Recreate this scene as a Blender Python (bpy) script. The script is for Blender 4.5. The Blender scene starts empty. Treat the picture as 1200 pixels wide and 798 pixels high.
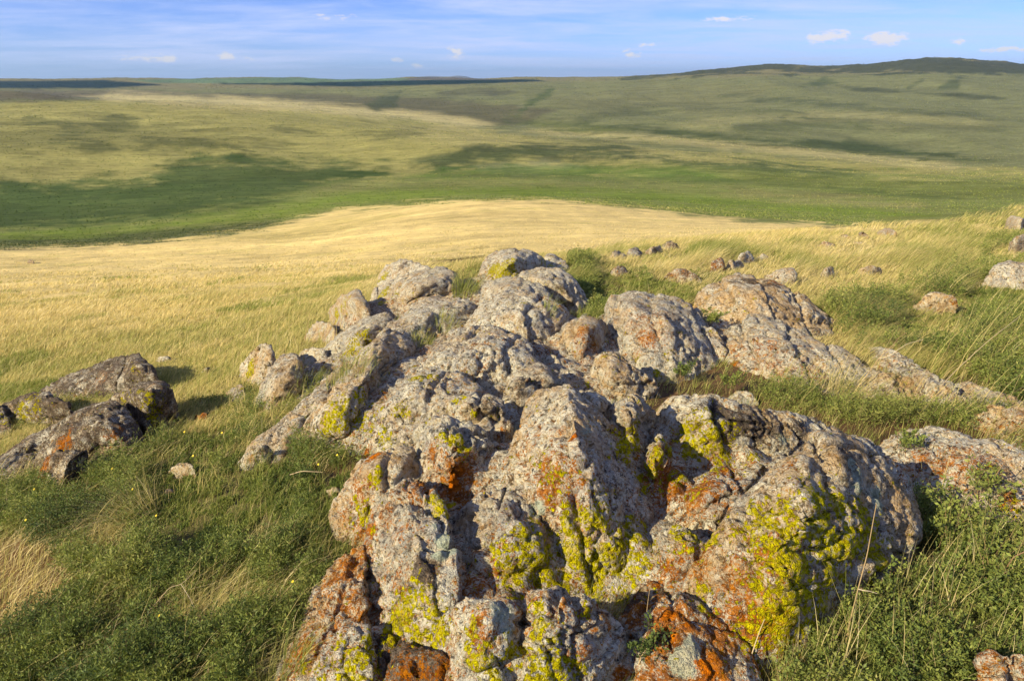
import bpy, bmesh, math, random
import numpy as np
from mathutils import Vector
rng = np.random.default_rng(7)
random.seed(7)
sc = bpy.context.scene
COL = sc.collection
R = math.radians

# ------------------------------------------------------------------ noise
_perm = np.random.default_rng(11).permutation(256).astype(np.int32)
_perm = np.concatenate([_perm, _perm, _perm])
_gr = np.random.default_rng(12).normal(size=(256, 3)).astype(np.float32)
_gr /= np.linalg.norm(_gr, axis=1, keepdims=True)

def noise(p):
    p = np.asarray(p, dtype=np.float64)
    fi = np.floor(p)
    f = (p - fi).astype(np.float32)
    i = fi.astype(np.int64) & 255
    i = i.astype(np.int32)
    w = f * f * f * (f * (f * 6 - 15) + 10)
    out = np.zeros(len(p), np.float32)
    for dx in (0, 1):
        wx = w[:, 0] if dx else 1 - w[:, 0]
        px = _perm[i[:, 0] + dx]
        for dy in (0, 1):
            wy = w[:, 1] if dy else 1 - w[:, 1]
            py = _perm[px + i[:, 1] + dy]
            for dz in (0, 1):
                wz = w[:, 2] if dz else 1 - w[:, 2]
                g = _gr[_perm[py + i[:, 2] + dz]]
                out += wx * wy * wz * (g[:, 0] * (f[:, 0] - dx) + g[:, 1] * (f[:, 1] - dy) + g[:, 2] * (f[:, 2] - dz))
    return out * 1.5

def fbm(p, octv=4, gain=0.5, lac=2.03):
    a, s, out = 1.0, 1.0, 0
    for k in range(octv):
        out = out + a * noise(np.asarray(p) * s + 17.3 * k)
        a *= gain
        s *= lac
    return out

def worley(p, seed=0):
    """distance to the nearest and second nearest jittered cell point, and a random value of the nearest cell"""
    p = np.asarray(p, dtype=np.float64)
    fi = np.floor(p)
    f = (p - fi).astype(np.float32)
    i = (fi.astype(np.int64) & 255).astype(np.int32)
    d1 = np.full(len(p), 9.0, np.float32)
    d2 = d1.copy()
    rid = np.zeros(len(p), np.float32)
    jit = np.random.default_rng(100 + seed).random((256, 3)).astype(np.float32)
    for dx in (-1, 0, 1):
        for dy in (-1, 0, 1):
            for dz in (-1, 0, 1):
                h = _perm[_perm[_perm[(i[:, 0] + dx) & 255] + ((i[:, 1] + dy) & 255)] + ((i[:, 2] + dz) & 255)]
                j = jit[h]
                d = np.sqrt((dx + j[:, 0] - f[:, 0]) ** 2 + (dy + j[:, 1] - f[:, 1]) ** 2 + (dz + j[:, 2] - f[:, 2]) ** 2)
                m = d < d1
                d2 = np.where(m, d1, np.minimum(d2, d))
                rid = np.where(m, h / 255.0, rid)
                d1 = np.where(m, d, d1)
    return d1, d2, rid

def sstep(a, b, x):
    t = np.clip((x - a) / (b - a), 0, 1)
    return t * t * (3 - 2 * t)

# ------------------------------------------------------------------ camera (eye at the origin, looking along +Y, pitched down)
F = 800.0
TH = math.atan((399 - 92) / F)
CT, ST = math.cos(TH), math.sin(TH)

def ray(u, v):
    u = np.asarray(u, float)
    v = np.asarray(v, float)
    px, py = (u - 600) / F, (399 - v) / F
    return np.stack([px, CT + py * ST, -ST + py * CT], -1)

def project(P):
    d = P[:, 1] * CT - P[:, 2] * ST
    up = P[:, 1] * ST + P[:, 2] * CT
    d = np.where(np.abs(d) < 1e-4, 1e-4, d)
    return 600 + F * P[:, 0] / d, 399 - F * up / d, d

def slope(v):
    py = (399 - v) / F
    return (-ST + py * CT) / (CT + py * ST)

# ------------------------------------------------------------------ objects
def mesh(name, V, Fc, mat, attrs=None, smooth=True, parent=None):
    """V (n,3), Fc (m,k) all polygons with k corners, or a list of such arrays"""
    me = bpy.data.meshes.new(name)
    V = np.ascontiguousarray(V, np.float32)
    me.vertices.add(len(V))
    me.vertices.foreach_set('co', V.ravel())
    if not isinstance(Fc, list):
        Fc = [Fc]
    Fc = [np.asarray(f, np.int32) for f in Fc if len(f)]
    nl = sum(f.size for f in Fc)
    npoly = sum(len(f) for f in Fc)
    me.loops.add(nl)
    me.loops.foreach_set('vertex_index', np.concatenate([f.ravel() for f in Fc]))
    me.polygons.add(npoly)
    tot = np.concatenate([np.full(len(f), f.shape[1], np.int32) for f in Fc])
    start = np.concatenate([[0], np.cumsum(tot)[:-1]]).astype(np.int32)
    me.polygons.foreach_set('loop_start', start)
    me.polygons.foreach_set('loop_total', tot)
    me.polygons.foreach_set('use_smooth', np.full(npoly, smooth, bool))
    for k, a in (attrs or {}).items():
        a = np.asarray(a, np.float32)
        if a.ndim == 2:
            at = me.attributes.new(k, 'FLOAT_COLOR', 'POINT')
            c = np.ones((len(a), 4), np.float32)
            c[:, :3] = a[:, :3]
            at.data.foreach_set('color', c.ravel())
        else:
            at = me.attributes.new(k, 'FLOAT', 'POINT')
            at.data.foreach_set('value', a)
    me.update(calc_edges=True)
    if mat:
        me.materials.append(mat)
    o = bpy.data.objects.new(name, me)
    COL.objects.link(o)
    if parent:
        o.parent = parent
    return o

def tag(o, label=None, cat=None, group=None, kind=None):
    if label: o['label'] = label
    if cat: o['category'] = cat
    if group: o['group'] = group
    if kind: o['kind'] = kind
    return o

def empty(name, loc):
    o = bpy.data.objects.new(name, None)
    o.location = loc
    o.empty_display_size = 0.1
    COL.objects.link(o)
    return o

# ------------------------------------------------------------------ node helpers
class NT:
    def __init__(s, tree):
        s.t = tree
        s.n = tree.nodes
        s.n.clear()
    def new(s, typ, **kw):
        nd = s.n.new(typ)
        for k, v in kw.items():
            if k.startswith('i_'):
                nd.inputs[k[2:].replace('_', ' ')].default_value = v
            else:
                setattr(nd, k, v)
        return nd
    def link(s, a, b):
        s.t.links.new(a, b)
    def val(s, x, sock):
        if hasattr(x, 'links') or isinstance(x, bpy.types.NodeSocket):
            s.link(x, sock)
        else:
            sock.default_value = x
    def math(s, op, a, b=None, c=None, clamp=False):
        nd = s.new('ShaderNodeMath', operation=op, use_clamp=clamp)
        s.val(a, nd.inputs[0])
        if b is not None: s.val(b, nd.inputs[1])
        if c is not None: s.val(c, nd.inputs[2])
        return nd.outputs[0]
    def mix(s, f, a, b, mode='MIX'):
        nd = s.new('ShaderNodeMix', data_type='RGBA', blend_type=mode)
        s.val(f, nd.inputs[0])
        s.val(a if not isinstance(a, tuple) else (*a[:3], 1), nd.inputs[6])
        s.val(b if not isinstance(b, tuple) else (*b[:3], 1), nd.inputs[7])
        return nd.outputs[2]
    def ramp(s, f, stops, interp='LINEAR'):
        nd = s.new('ShaderNodeValToRGB')
        cr = nd.color_ramp
        cr.interpolation = interp
        while len(cr.elements) < len(stops):
            cr.elements.new(0.5)
        for e, (p, c) in zip(cr.elements, stops):
            e.position = p
            e.color = (*c, 1) if isinstance(c, tuple) else (c, c, c, 1)
        s.val(f, nd.inputs[0])
        return nd.outputs[0]
    def step(s, f, a, b):
        nd = s.new('ShaderNodeMapRange', interpolation_type='SMOOTHSTEP')
        s.val(f, nd.inputs[0])
        nd.inputs[1].default_value = a
        nd.inputs[2].default_value = b
        return nd.outputs[0]
    def noise(s, vec, scale, detail=4, rough=0.55, dist=0.0):
        nd = s.new('ShaderNodeTexNoise')
        s.link(vec, nd.inputs['Vector'])
        nd.inputs['Scale'].default_value = scale
        nd.inputs['Detail'].default_value = detail
        nd.inputs['Roughness'].default_value = rough
        nd.inputs['Distortion'].default_value = dist
        return nd.outputs[0], nd.outputs[1]
    def vor(s, vec, scale, feature='F1', rnd=1.0):
        nd = s.new('ShaderNodeTexVoronoi', feature=feature)
        s.link(vec, nd.inputs['Vector'])
        nd.inputs['Scale'].default_value = scale
        nd.inputs['Randomness'].default_value = rnd
        return nd
    def attr(s, name):
        return s.new('ShaderNodeAttribute', attribute_name=name)

def material(name):
    m = bpy.data.materials.new(name)
    m.use_nodes = True
    return m, NT(m.node_tree)

# ------------------------------------------------------------------ terrain heights: table over (tangent of azimuth, distance)
TA = np.array([-1.3, -.74, -.37, 0, .37, .74, 1.3])
TY = np.array([.5, 1.5, 3, 5, 8, 12, 20, 26, 35, 60, 100, 170, 260, 360, 500, 800, 1000, 1400, 2000, 3000, 4200, 7000, 15000, 42000])
TZ = np.array([
 [-1.75, -1.7, -1.62, -1.55, -1.55, -1.55, -1.5],
 [-2.1, -1.9, -1.75, -1.6, -1.6, -1.6, -1.6],
 [-2.5, -2.15, -1.9, -1.7, -1.72, -1.75, -1.75],
 [-3.1, -2.7, -2.25, -1.85, -1.85, -1.95, -2.0],
 [-4.0, -3.45, -2.95, -2.1, -2.15, -2.3, -2.4],
 [-5, -4.3, -3.9, -3.1, -2.75, -2.85, -3.0],
 [-7, -6.2, -5.8, -5.2, -4.3, -3.95, -4.0],
 [-8.3, -7.6, -7.2, -6.6, -5.7, -4.6, -4.4],
 [-10.5, -9.8, -9.3, -8.6, -7.8, -6.6, -5.6],
 [-16.5, -16, -15, -13, -12.6, -12.5, -11],
 [-25, -24.5, -22.5, -19.5, -20.5, -21.5, -20],
 [-41, -40, -36, -28, -32, -36, -34],
 [-56, -55.5, -50, -43, -46, -47, -46],
 [-63, -62, -57, -55, -57, -57, -56],
 [-62, -62, -60, -60, -62, -64, -64],
 [-52, -52, -50, -57, -69, -82, -88],
 [-46, -46, -48, -84, -96, -114, -118],
 [-36, -35, -46, -80, -84, -94, -96],
 [-48, -50, -80, -66, -62, -60, -60],
 [-60, -60, -66, -42, -28, -32, -35],
 [-64, -60, -62, -28, -25, -25, -25],
 [-74, -72, -66, -40, -40, -40, -40],
 [-95, -95, -90, -70, -60, -60, -60],
 [-160, -160, -150, -130, -100, -100, -100]], float)

def pchip(x, y, xq):
    """monotone cubic along axis 0 of y (n, m) -> (len(xq), m)"""
    h = np.diff(x)[:, None]
    dl = np.diff(y, axis=0) / h
    m = np.zeros_like(y)
    w1, w2 = 2 * h[1:] + h[:-1], h[1:] + 2 * h[:-1]
    ok = dl[:-1] * dl[1:] > 0
    den = np.where(ok, w1 / np.where(ok, dl[:-1], 1) + w2 / np.where(ok, dl[1:], 1), 1)
    m[1:-1] = np.where(ok, (w1 + w2) / den, 0)
    m[0], m[-1] = dl[0], dl[-1]
    k = np.clip(np.searchsorted(x, xq) - 1, 0, len(x) - 2)
    t = ((xq - x[k]) / (x[k + 1] - x[k]))[:, None]
    hh = (x[k + 1] - x[k])[:, None]
    return ((2 * t**3 - 3 * t**2 + 1) * y[k] + (t**3 - 2 * t**2 + t) * hh * m[k] + (-2 * t**3 + 3 * t**2) * y[k + 1] + (t**3 - t**2) * hh * m[k + 1])

NA, NY = 241, 700
GA = np.linspace(-1.5, 1.5, NA)
GLY = np.linspace(math.log(.5), math.log(42000), NY)
_t = pchip(np.log(TY), TZ, GLY)                      # NY x 7
GT = pchip(TA, _t.T, np.clip(GA, -1.3, 1.3)).T       # NY x NA
_yy = np.exp(GLY)[:, None]
# the long dark hill on the horizon, and low far ranges
_hu = np.array([-1.5, .10, .17, .25, .35, .44, .50, .56, .62, .75, 1.0, 1.5])
_hv = np.array([93, 92.3, 89.5, 83.5, 77, 78, 74, 69, 70.5, 80, 86, 90])
_top = np.interp(GA, _hu, slope(_hv)) * 4200
_bump = sstep(math.log(1900), math.log(4200), GLY)[:, None] * (1 - sstep(math.log(4300), math.log(7500), GLY)[:, None])
GT = GT + np.maximum(_top[None] - GT[np.searchsorted(GLY, math.log(4200))][None], 0) * _bump ** 1.6
for (u, v, w, dist) in ((505, 90, 26, 21000), (540, 88.6, 17, 19000), (235, 92.5, 60, 24000), (318, 91, 35, 25000), (100, 94.2, 22, 17000), (8, 95.2, 30, 12000), (430, 92.5, 60, 23000), (690, 91.3, 90, 30000), (590, 93.2, 60, 16000)):
    a0 = (u - 600) / F / (CT + (399 - v) / F * ST)
    zt = slope(v) * dist
    b0 = GT[np.searchsorted(GLY, math.log(dist)), np.argmin(abs(GA - a0))]
    GT = GT + max(zt - b0, 0) * np.exp(-((GA[None] - a0) / (w / F)) ** 2) * np.exp(-((GLY[:, None] - math.log(dist)) / .12) ** 2)

def G(x, y):
    """ground height"""
    x = np.asarray(x, float)
    y = np.asarray(y, float)
    yc = np.clip(y, .5, 41999)
    fa = np.clip((x / yc + 1.5) / 3.0 * (NA - 1), 0, NA - 1.001)
    fy = np.clip((np.log(yc) - GLY[0]) / (GLY[1] - GLY[0]), 0, NY - 1.001)
    ia, iy = fa.astype(int), fy.astype(int)
    ta, ty = fa - ia, fy - iy
    return (GT[iy, ia] * (1 - ta) + GT[iy, ia + 1] * ta) * (1 - ty) + (GT[iy + 1, ia] * (1 - ta) + GT[iy + 1, ia + 1] * ta) * ty

_ts = np.exp(np.linspace(math.log(.6), math.log(2000), 1400))

def hit(u, v, h=0.0):
    """the point seen at pixel (u, v) that lies h metres above the ground"""
    d = ray(u, v)
    f = _ts * d[2] - G(_ts * d[0], _ts * d[1]) - h
    k = np.argmax(f < 0)
    if f[k] >= 0:
        k = len(_ts) - 1
    if k == 0:
        t = _ts[0]
    else:
        t = _ts[k - 1] + (_ts[k] - _ts[k - 1]) * f[k - 1] / (f[k - 1] - f[k])
    return d * t
# ------------------------------------------------------------------ ground colours: vegetation, cloud shadow and slope light painted on the land
def poly_sd(u, v, P):
    """signed distance (positive inside) to a polygon"""
    P = np.asarray(P, float)
    Q = np.roll(P, -1, 0)
    d = np.full(u.shape, 1e9)
    ins = np.zeros(u.shape, bool)
    for (x0, y0), (x1, y1) in zip(P, Q):
        ex, ey = x1 - x0, y1 - y0
        t = np.clip(((u - x0) * ex + (v - y0) * ey) / (ex * ex + ey * ey + 1e-9), 0, 1)
        d = np.minimum(d, np.hypot(u - x0 - t * ex, v - y0 - t * ey))
        c = ((y0 > v) != (y1 > v)) & (u < ex * (v - y0) / (ey + 1e-12) + x0)
        ins ^= c
    return np.where(ins, d, -d)

def line_d(u, v, P, w):
    """distance to a polyline that thins out to nothing at both ends"""
    d = np.full(u.shape, 1e9)
    fr = np.zeros(u.shape)
    P = np.asarray(P, float)
    L = np.hypot(*np.diff(P, axis=0).T)
    s0 = 0
    for (x0, y0), (x1, y1), l in zip(P[:-1], P[1:], L):
        ex, ey = x1 - x0, y1 - y0
        t = np.clip(((u - x0) * ex + (v - y0) * ey) / (ex * ex + ey * ey + 1e-9), 0, 1)
        dd = np.hypot(u - x0 - t * ex, v - y0 - t * ey)
        fr = np.where(dd < d, (s0 + t * l) / L.sum(), fr)
        d = np.minimum(d, dd)
        s0 += l
    return d + 2.4 * w * (1 - sstep(0, .15, fr) * sstep(0, .15, 1 - fr))

GOLD = (.66, .515, .205)
C_OLIVE = (.155, .150, .045)
C_BEIGE = (.30, .245, .105)
C_GREEN_SHADE = (.050, .080, .022)
C_BRIGHT = (.155, .205, .032)
C_GREY = (.150, .135, .075)
C_CAP_SHADE = (.052, .062, .034)
C_SOIL = (.13, .075, .04)
# (shape, points, softness px, noise px, colour, strength)
ZONES = [
 ('p', [(-260, 102), (180, 104), (420, 104), (640, 96), (760, 92), (1460, 76), (1460, 250), (-260, 300)], 3, 2, (.175, .180, .080), 1),
 # near hillside across the valley; lit front and greyer back painted into colours
 ('p', [(-260, 122), (150, 117), (300, 122), (480, 135), (600, 158), (800, 178), (1460, 212), (1460, 240), (-260, 240)], 4, 4, (.315, .285, .098), 1),
 ('p', [(-260, 150), (120, 140), (260, 150), (330, 170), (250, 185), (100, 180), (-260, 178)], 14, 16, (.15, .145, .05), .7),
 ('p', [(-260, 118), (80, 112), (150, 116), (-260, 128)], 5, 4, (.10, .10, .05), .7),
 ('p', [(40, 113), (180, 109), (330, 109), (500, 116), (660, 128), (600, 147), (480, 137), (400, 128), (250, 119), (140, 115)], 3, 2, (.120, .112, .060), .97),
 ('p', [(-100, 105), (200, 107), (220, 110), (120, 116), (-100, 118)], 3, 2, (.135, .115, .07), .9),
 ('l', [(60, 112), (170, 115), (260, 119), (380, 127), (500, 138), (620, 153)], 5, 2.5, (.50, .42, .20), .95),
 ('l', [(170, 122), (260, 126), (330, 130)], 4, 2, (.40, .33, .14), .5),
 ('l', [(560, 150), (700, 157), (820, 166), (940, 178), (1060, 190), (1200, 204)], 5, 3, (.42, .36, .16), .8),
 ('l', [(420, 150), (600, 166), (800, 188), (980, 205)], 9, 9, (.36, .31, .14), .5),
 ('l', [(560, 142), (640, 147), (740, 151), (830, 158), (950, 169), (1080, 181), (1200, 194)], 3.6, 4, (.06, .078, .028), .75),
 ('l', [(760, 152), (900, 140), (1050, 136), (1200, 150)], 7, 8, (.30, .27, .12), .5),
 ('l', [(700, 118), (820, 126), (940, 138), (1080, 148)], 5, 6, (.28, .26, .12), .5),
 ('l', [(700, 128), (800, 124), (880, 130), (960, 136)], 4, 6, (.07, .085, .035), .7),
 ('l', [(40, 160), (120, 172), (230, 165), (320, 182)], 4, 9, (.07, .08, .03), .6),
 ('l', [(10, 135), (90, 148), (180, 142)], 5, 8, (.09, .10, .035), .6),
 ('l', [(300, 150), (420, 160), (520, 156)], 3, 6, (.10, .105, .04), .6),
 # valley floor
 ('p', [(-260, 225), (150, 212), (300, 215), (450, 207), (600, 198), (760, 192), (900, 192), (1050, 205), (1460, 215), (1460, 270), (900, 270), (600, 245), (-260, 310)], 10, 10, (.185, .205, .058), 1),
 ('p', [(-260, 222), (55, 212), (130, 212), (185, 203), (210, 187), (300, 185), (390, 190), (455, 198), (445, 206), (390, 212), (300, 240), (180, 262), (60, 272), (-260, 280)], 13, 12, C_GREEN_SHADE, .9),  # lush green growth, with cloud shadow darkened into its colour
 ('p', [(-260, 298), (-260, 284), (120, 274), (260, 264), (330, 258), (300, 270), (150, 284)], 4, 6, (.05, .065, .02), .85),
 ('p', [(395, 207), (430, 200), (455, 203), (440, 208)], 3, 4, C_GREEN_SHADE, .8),
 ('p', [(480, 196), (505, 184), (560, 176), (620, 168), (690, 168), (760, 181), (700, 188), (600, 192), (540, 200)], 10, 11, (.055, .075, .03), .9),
 ('p', [(560, 196), (640, 188), (680, 196), (600, 204)], 6, 8, (.32, .29, .16), .5),
 ('p', [(760, 182), (850, 188), (950, 196), (1010, 206), (900, 202), (800, 192)], 6, 9, (.075, .10, .035), .75),
 ('p', [(-260, 282), (110, 270), (220, 258), (330, 243), (400, 226), (480, 221), (600, 219), (720, 222), (860, 232), (1000, 243), (1100, 254), (980, 252), (850, 243), (700, 231), (540, 231), (420, 238), (330, 252), (200, 266), (80, 278)], 6, 5, C_BRIGHT, .9),
 ('p', [(700, 196), (900, 205), (1100, 216), (1460, 222), (1460, 240), (1000, 225), (800, 215)], 6, 9, (.15, .165, .04), .65),
 ('l', [(430, 214), (520, 206), (640, 200), (760, 204), (900, 214)], 6, 6, (.10, .17, .03), .6),
 ('l', [(880, 236), (1000, 238), (1100, 242)], 3, 3, (.30, .27, .11), .5),
 ('l', [(300, 232), (450, 216), (600, 212), (760, 214), (900, 222), (1060, 232)], 4, 9, (.24, .225, .085), .55),
 ('l', [(520, 204), (680, 207), (820, 212), (980, 222), (1150, 236)], 4, 9, (.085, .12, .03), .5),
 ('l', [(800, 226), (950, 231), (1100, 240)], 3, 7, (.24, .22, .08), .5),
 ('l', [(60, 240), (160, 236), (280, 226), (380, 212)], 5, 11, (.10, .13, .04), .5),
 # slopes beyond
 ('p', [(640, 112), (760, 100), (900, 100), (900, 125), (780, 130), (660, 135)], 10, 12, (.17, .165, .075), .6),
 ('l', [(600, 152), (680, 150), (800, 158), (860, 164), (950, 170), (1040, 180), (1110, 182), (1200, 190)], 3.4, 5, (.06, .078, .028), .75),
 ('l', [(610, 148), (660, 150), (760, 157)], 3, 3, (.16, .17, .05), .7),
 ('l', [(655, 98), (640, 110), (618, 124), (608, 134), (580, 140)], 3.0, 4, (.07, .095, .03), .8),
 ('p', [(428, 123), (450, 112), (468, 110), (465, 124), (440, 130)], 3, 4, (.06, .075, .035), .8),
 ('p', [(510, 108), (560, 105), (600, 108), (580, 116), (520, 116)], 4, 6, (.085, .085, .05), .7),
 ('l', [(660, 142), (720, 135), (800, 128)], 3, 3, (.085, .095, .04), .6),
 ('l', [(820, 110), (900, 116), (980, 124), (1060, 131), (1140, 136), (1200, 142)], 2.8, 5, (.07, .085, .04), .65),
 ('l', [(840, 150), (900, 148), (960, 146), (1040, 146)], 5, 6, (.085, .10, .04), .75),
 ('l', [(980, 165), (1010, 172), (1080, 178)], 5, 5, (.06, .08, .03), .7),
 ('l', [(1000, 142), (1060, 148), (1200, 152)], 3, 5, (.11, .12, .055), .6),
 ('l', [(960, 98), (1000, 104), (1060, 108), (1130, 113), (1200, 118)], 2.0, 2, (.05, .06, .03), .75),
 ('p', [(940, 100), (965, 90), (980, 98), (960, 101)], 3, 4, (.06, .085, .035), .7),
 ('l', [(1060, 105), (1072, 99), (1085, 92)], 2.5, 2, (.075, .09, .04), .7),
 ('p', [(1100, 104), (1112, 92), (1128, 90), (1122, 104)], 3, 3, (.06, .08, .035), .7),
 ('p', [(730, 93), (800, 80), (880, 72), (950, 76), (1000, 72), (1050, 64), (1100, 66), (1460, 76), (1460, 89), (1130, 87), (1040, 87), (980, 86), (900, 85), (820, 89)], 2.5, 6, C_CAP_SHADE, .9),  # dark hill top: cloud shadow painted as ground colour
 # far plain under haze; its dark bands hold painted cloud shadow
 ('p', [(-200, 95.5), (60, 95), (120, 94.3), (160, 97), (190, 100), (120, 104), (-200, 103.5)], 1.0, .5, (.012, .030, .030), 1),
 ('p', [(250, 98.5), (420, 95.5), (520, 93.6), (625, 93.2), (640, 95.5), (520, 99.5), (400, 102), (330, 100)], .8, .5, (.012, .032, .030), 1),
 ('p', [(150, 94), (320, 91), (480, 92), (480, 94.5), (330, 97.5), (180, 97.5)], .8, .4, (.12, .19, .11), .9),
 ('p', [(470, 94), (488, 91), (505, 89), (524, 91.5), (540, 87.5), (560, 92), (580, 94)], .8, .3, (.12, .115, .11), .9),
 # the golden shoulder below the outcrop
 ('p', [(-400, 330), (-260, 296), (100, 290), (200, 282), (300, 270), (350, 257), (390, 247), (480, 239), (600, 233), (700, 238), (800, 250), (900, 261), (985, 267), (1100, 262), (1300, 240), (1300, 470), (600, 430), (200, 480), (-400, 640)], 3.5, 5, GOLD, 1),
 ('p', [(230, 278), (330, 268), (400, 256), (470, 250), (400, 270), (330, 285)], 8, 9, (.33, .28, .09), .55),
 ('p', [(330, 345), (480, 325), (560, 300), (640, 305), (560, 330), (430, 370)], 14, 10, (.40, .32, .10), .5),
 ('p', [(-400, 470), (-260, 395), (120, 385), (260, 380), (390, 345), (560, 310), (640, 420), (300, 500), (-400, 800)], 26, 22, (.205, .185, .045), .8),
 ('p', [(640, 330), (700, 296), (800, 288), (960, 282), (1100, 262), (1240, 238), (1300, 330), (1000, 400), (700, 360)], 5, 6, (.27, .235, .075), .9),
 # ground right around and under the rocks
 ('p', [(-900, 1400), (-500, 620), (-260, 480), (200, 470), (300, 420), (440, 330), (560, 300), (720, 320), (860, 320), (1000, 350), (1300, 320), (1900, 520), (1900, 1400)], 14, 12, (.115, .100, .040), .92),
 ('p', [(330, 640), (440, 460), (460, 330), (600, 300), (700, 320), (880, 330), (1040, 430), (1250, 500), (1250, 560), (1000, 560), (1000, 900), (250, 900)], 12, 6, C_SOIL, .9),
 ('p', [(-60, 640), (40, 640), (100, 655), (70, 700), (60, 740), (-60, 770)], 16, 10, (.20, .105, .055), .8),
]

def ground_colour(P):
    P = P.copy()
    lim = np.where(P[:, 1] < 30, 1.6, 1.02) * np.maximum(P[:, 1], .5)
    P[:, 0] = np.clip(P[:, 0], -lim, lim)
    u, v, d = project(P)
    y = np.maximum(P[:, 1], .5)
    n1 = fbm(P * np.array([1, 1, 0]) / (y[:, None] * .035 + .05) * 0 + np.stack([P[:, 0] / y * 10, np.log(y) * 12, np.zeros(len(y))], 1), 5, .6)
    n2 = fbm(np.stack([P[:, 0] / y * 30 + 40, np.log(y) * 40, np.zeros(len(y)) + 5], 1), 4, .6)
    c = np.tile(np.array((.20, .18, .09)), (len(P), 1))
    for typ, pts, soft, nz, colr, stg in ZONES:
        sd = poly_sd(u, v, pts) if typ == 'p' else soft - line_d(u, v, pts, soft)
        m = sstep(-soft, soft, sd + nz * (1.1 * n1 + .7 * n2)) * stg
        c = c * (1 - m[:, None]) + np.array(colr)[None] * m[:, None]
    return c

def build_steppe_shrubs():
    """low bushes and tussocks far out on the steppe, each a small tapering clump"""
    n = 700000
    y = np.exp(rng.uniform(math.log(150), math.log(5200), n))
    a = rng.uniform(-.86, .86, n)
    P = np.stack([a * y, y, np.zeros(n)], 1)
    dens = .5 + .5 * fbm(np.stack([a * 14, np.log(y) * 16, np.zeros(n)], 1), 4, .6) + .35 * noise(np.stack([a * 70, np.log(y) * 60, np.zeros(n)], 1))
    k = (rng.random(n) < np.clip(dens, .02, 1) ** 1.3) & (rng.random(n) < np.clip(.22 + 60 / y, 0, 1))
    P, y, a = P[k], y[k], a[k]
    P[:, 2] = land_z(P)
    c = ground_colour(P)
    k = ((c[:, 0] < .40) | (y > 420)) & (rng.random(len(P)) < np.where((c[:, 1] > c[:, 0] * 1.15), .55, 1))
    P, y, a, c = P[k], y[k], a[k], c[k]
    n = len(P)
    w = (.14 + .0010 * y) * rng.uniform(.5, 1.6, n)
    h = w * rng.uniform(.25, .5, n)
    dark = rng.random(n) < .62
    f = np.where(dark, rng.uniform(.45, .8, n), rng.uniform(.9, 1.12, n))
    col = c * f[:, None]
    col[dark] = col[dark] * [.8, 1.0, .8]
    an = np.arange(4) / 4 * 6.283
    rot = rng.uniform(0, 6.283, n)
    ring = np.stack([np.cos(an[None] + rot[:, None]) * w[:, None] * rng.uniform(.35, .65, (n, 4)), np.sin(an[None] + rot[:, None]) * w[:, None] * .5, np.full((n, 4), -.05)], 2)
    crown = ring * [.62, .62, 0] + np.stack([np.zeros((n, 4)), np.zeros((n, 4)), h[:, None] * rng.uniform(.6, 1.1, (n, 4))], 2)
    V = np.concatenate([ring, crown], 1) + P[:, None]
    b0 = (np.arange(n) * 8)[:, None]
    F = np.concatenate([b0 + np.array(q) for q in ([0, 1, 5, 4], [1, 2, 6, 5], [2, 3, 7, 6], [3, 0, 4, 7], [4, 5, 6, 7])])
    m, t = material('steppe_shrub')
    b = t.new('ShaderNodeBsdfPrincipled')
    t.link(t.attr('zone').outputs['Color'], b.inputs['Base Color'])
    b.inputs['Roughness'].default_value = 1
    b.inputs['Specular IOR Level'].default_value = .05
    t.link(b.outputs[0], t.new('ShaderNodeOutputMaterial').inputs[0])
    o = mesh('steppe_shrub_cover', V.reshape(-1, 3), F, m, {'zone': np.repeat(col, 8, 0)}, smooth=False)
    tag(o, kind='stuff')

def land_z(P):
    y = np.maximum(P[:, 1], .5)
    z = G(P[:, 0], P[:, 1])
    near = np.clip(1 - y / 14, 0, 1)
    z = z + near * .035 * fbm(np.stack([P[:, 0], P[:, 1], z], 1) * 2.2, 4) + np.clip(y / 30, 0, 1) * np.clip(1.4 - y / 400, 0, 1) * .16 * fbm(P * np.array([.25, .25, 0]), 3)
    far = sstep(250, 600, y)
    z = z + far * (1 - sstep(3000, 9000, y)) * (8.5 * fbm(P * np.array([.0040, .0026, 0]), 5, .43) + 1.0 * np.minimum(1, y / 1500) * fbm(P * np.array([.016, .012, 0]), 3))
    z = z + sstep(800, 1500, y) * (1 - sstep(3400, 6000, y)) * 13 * fbm(P * np.array([.0017, .0012, 0]) + 9, 3, .45)
    capm = sstep(2600, 4000, y) * (1 - sstep(4600, 7000, y)) * sstep(.15, .3, P[:, 0] / y)
    return z + capm * (5 * fbm(P * np.array([.01, .006, 0]) + 3, 5, .6))

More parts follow.
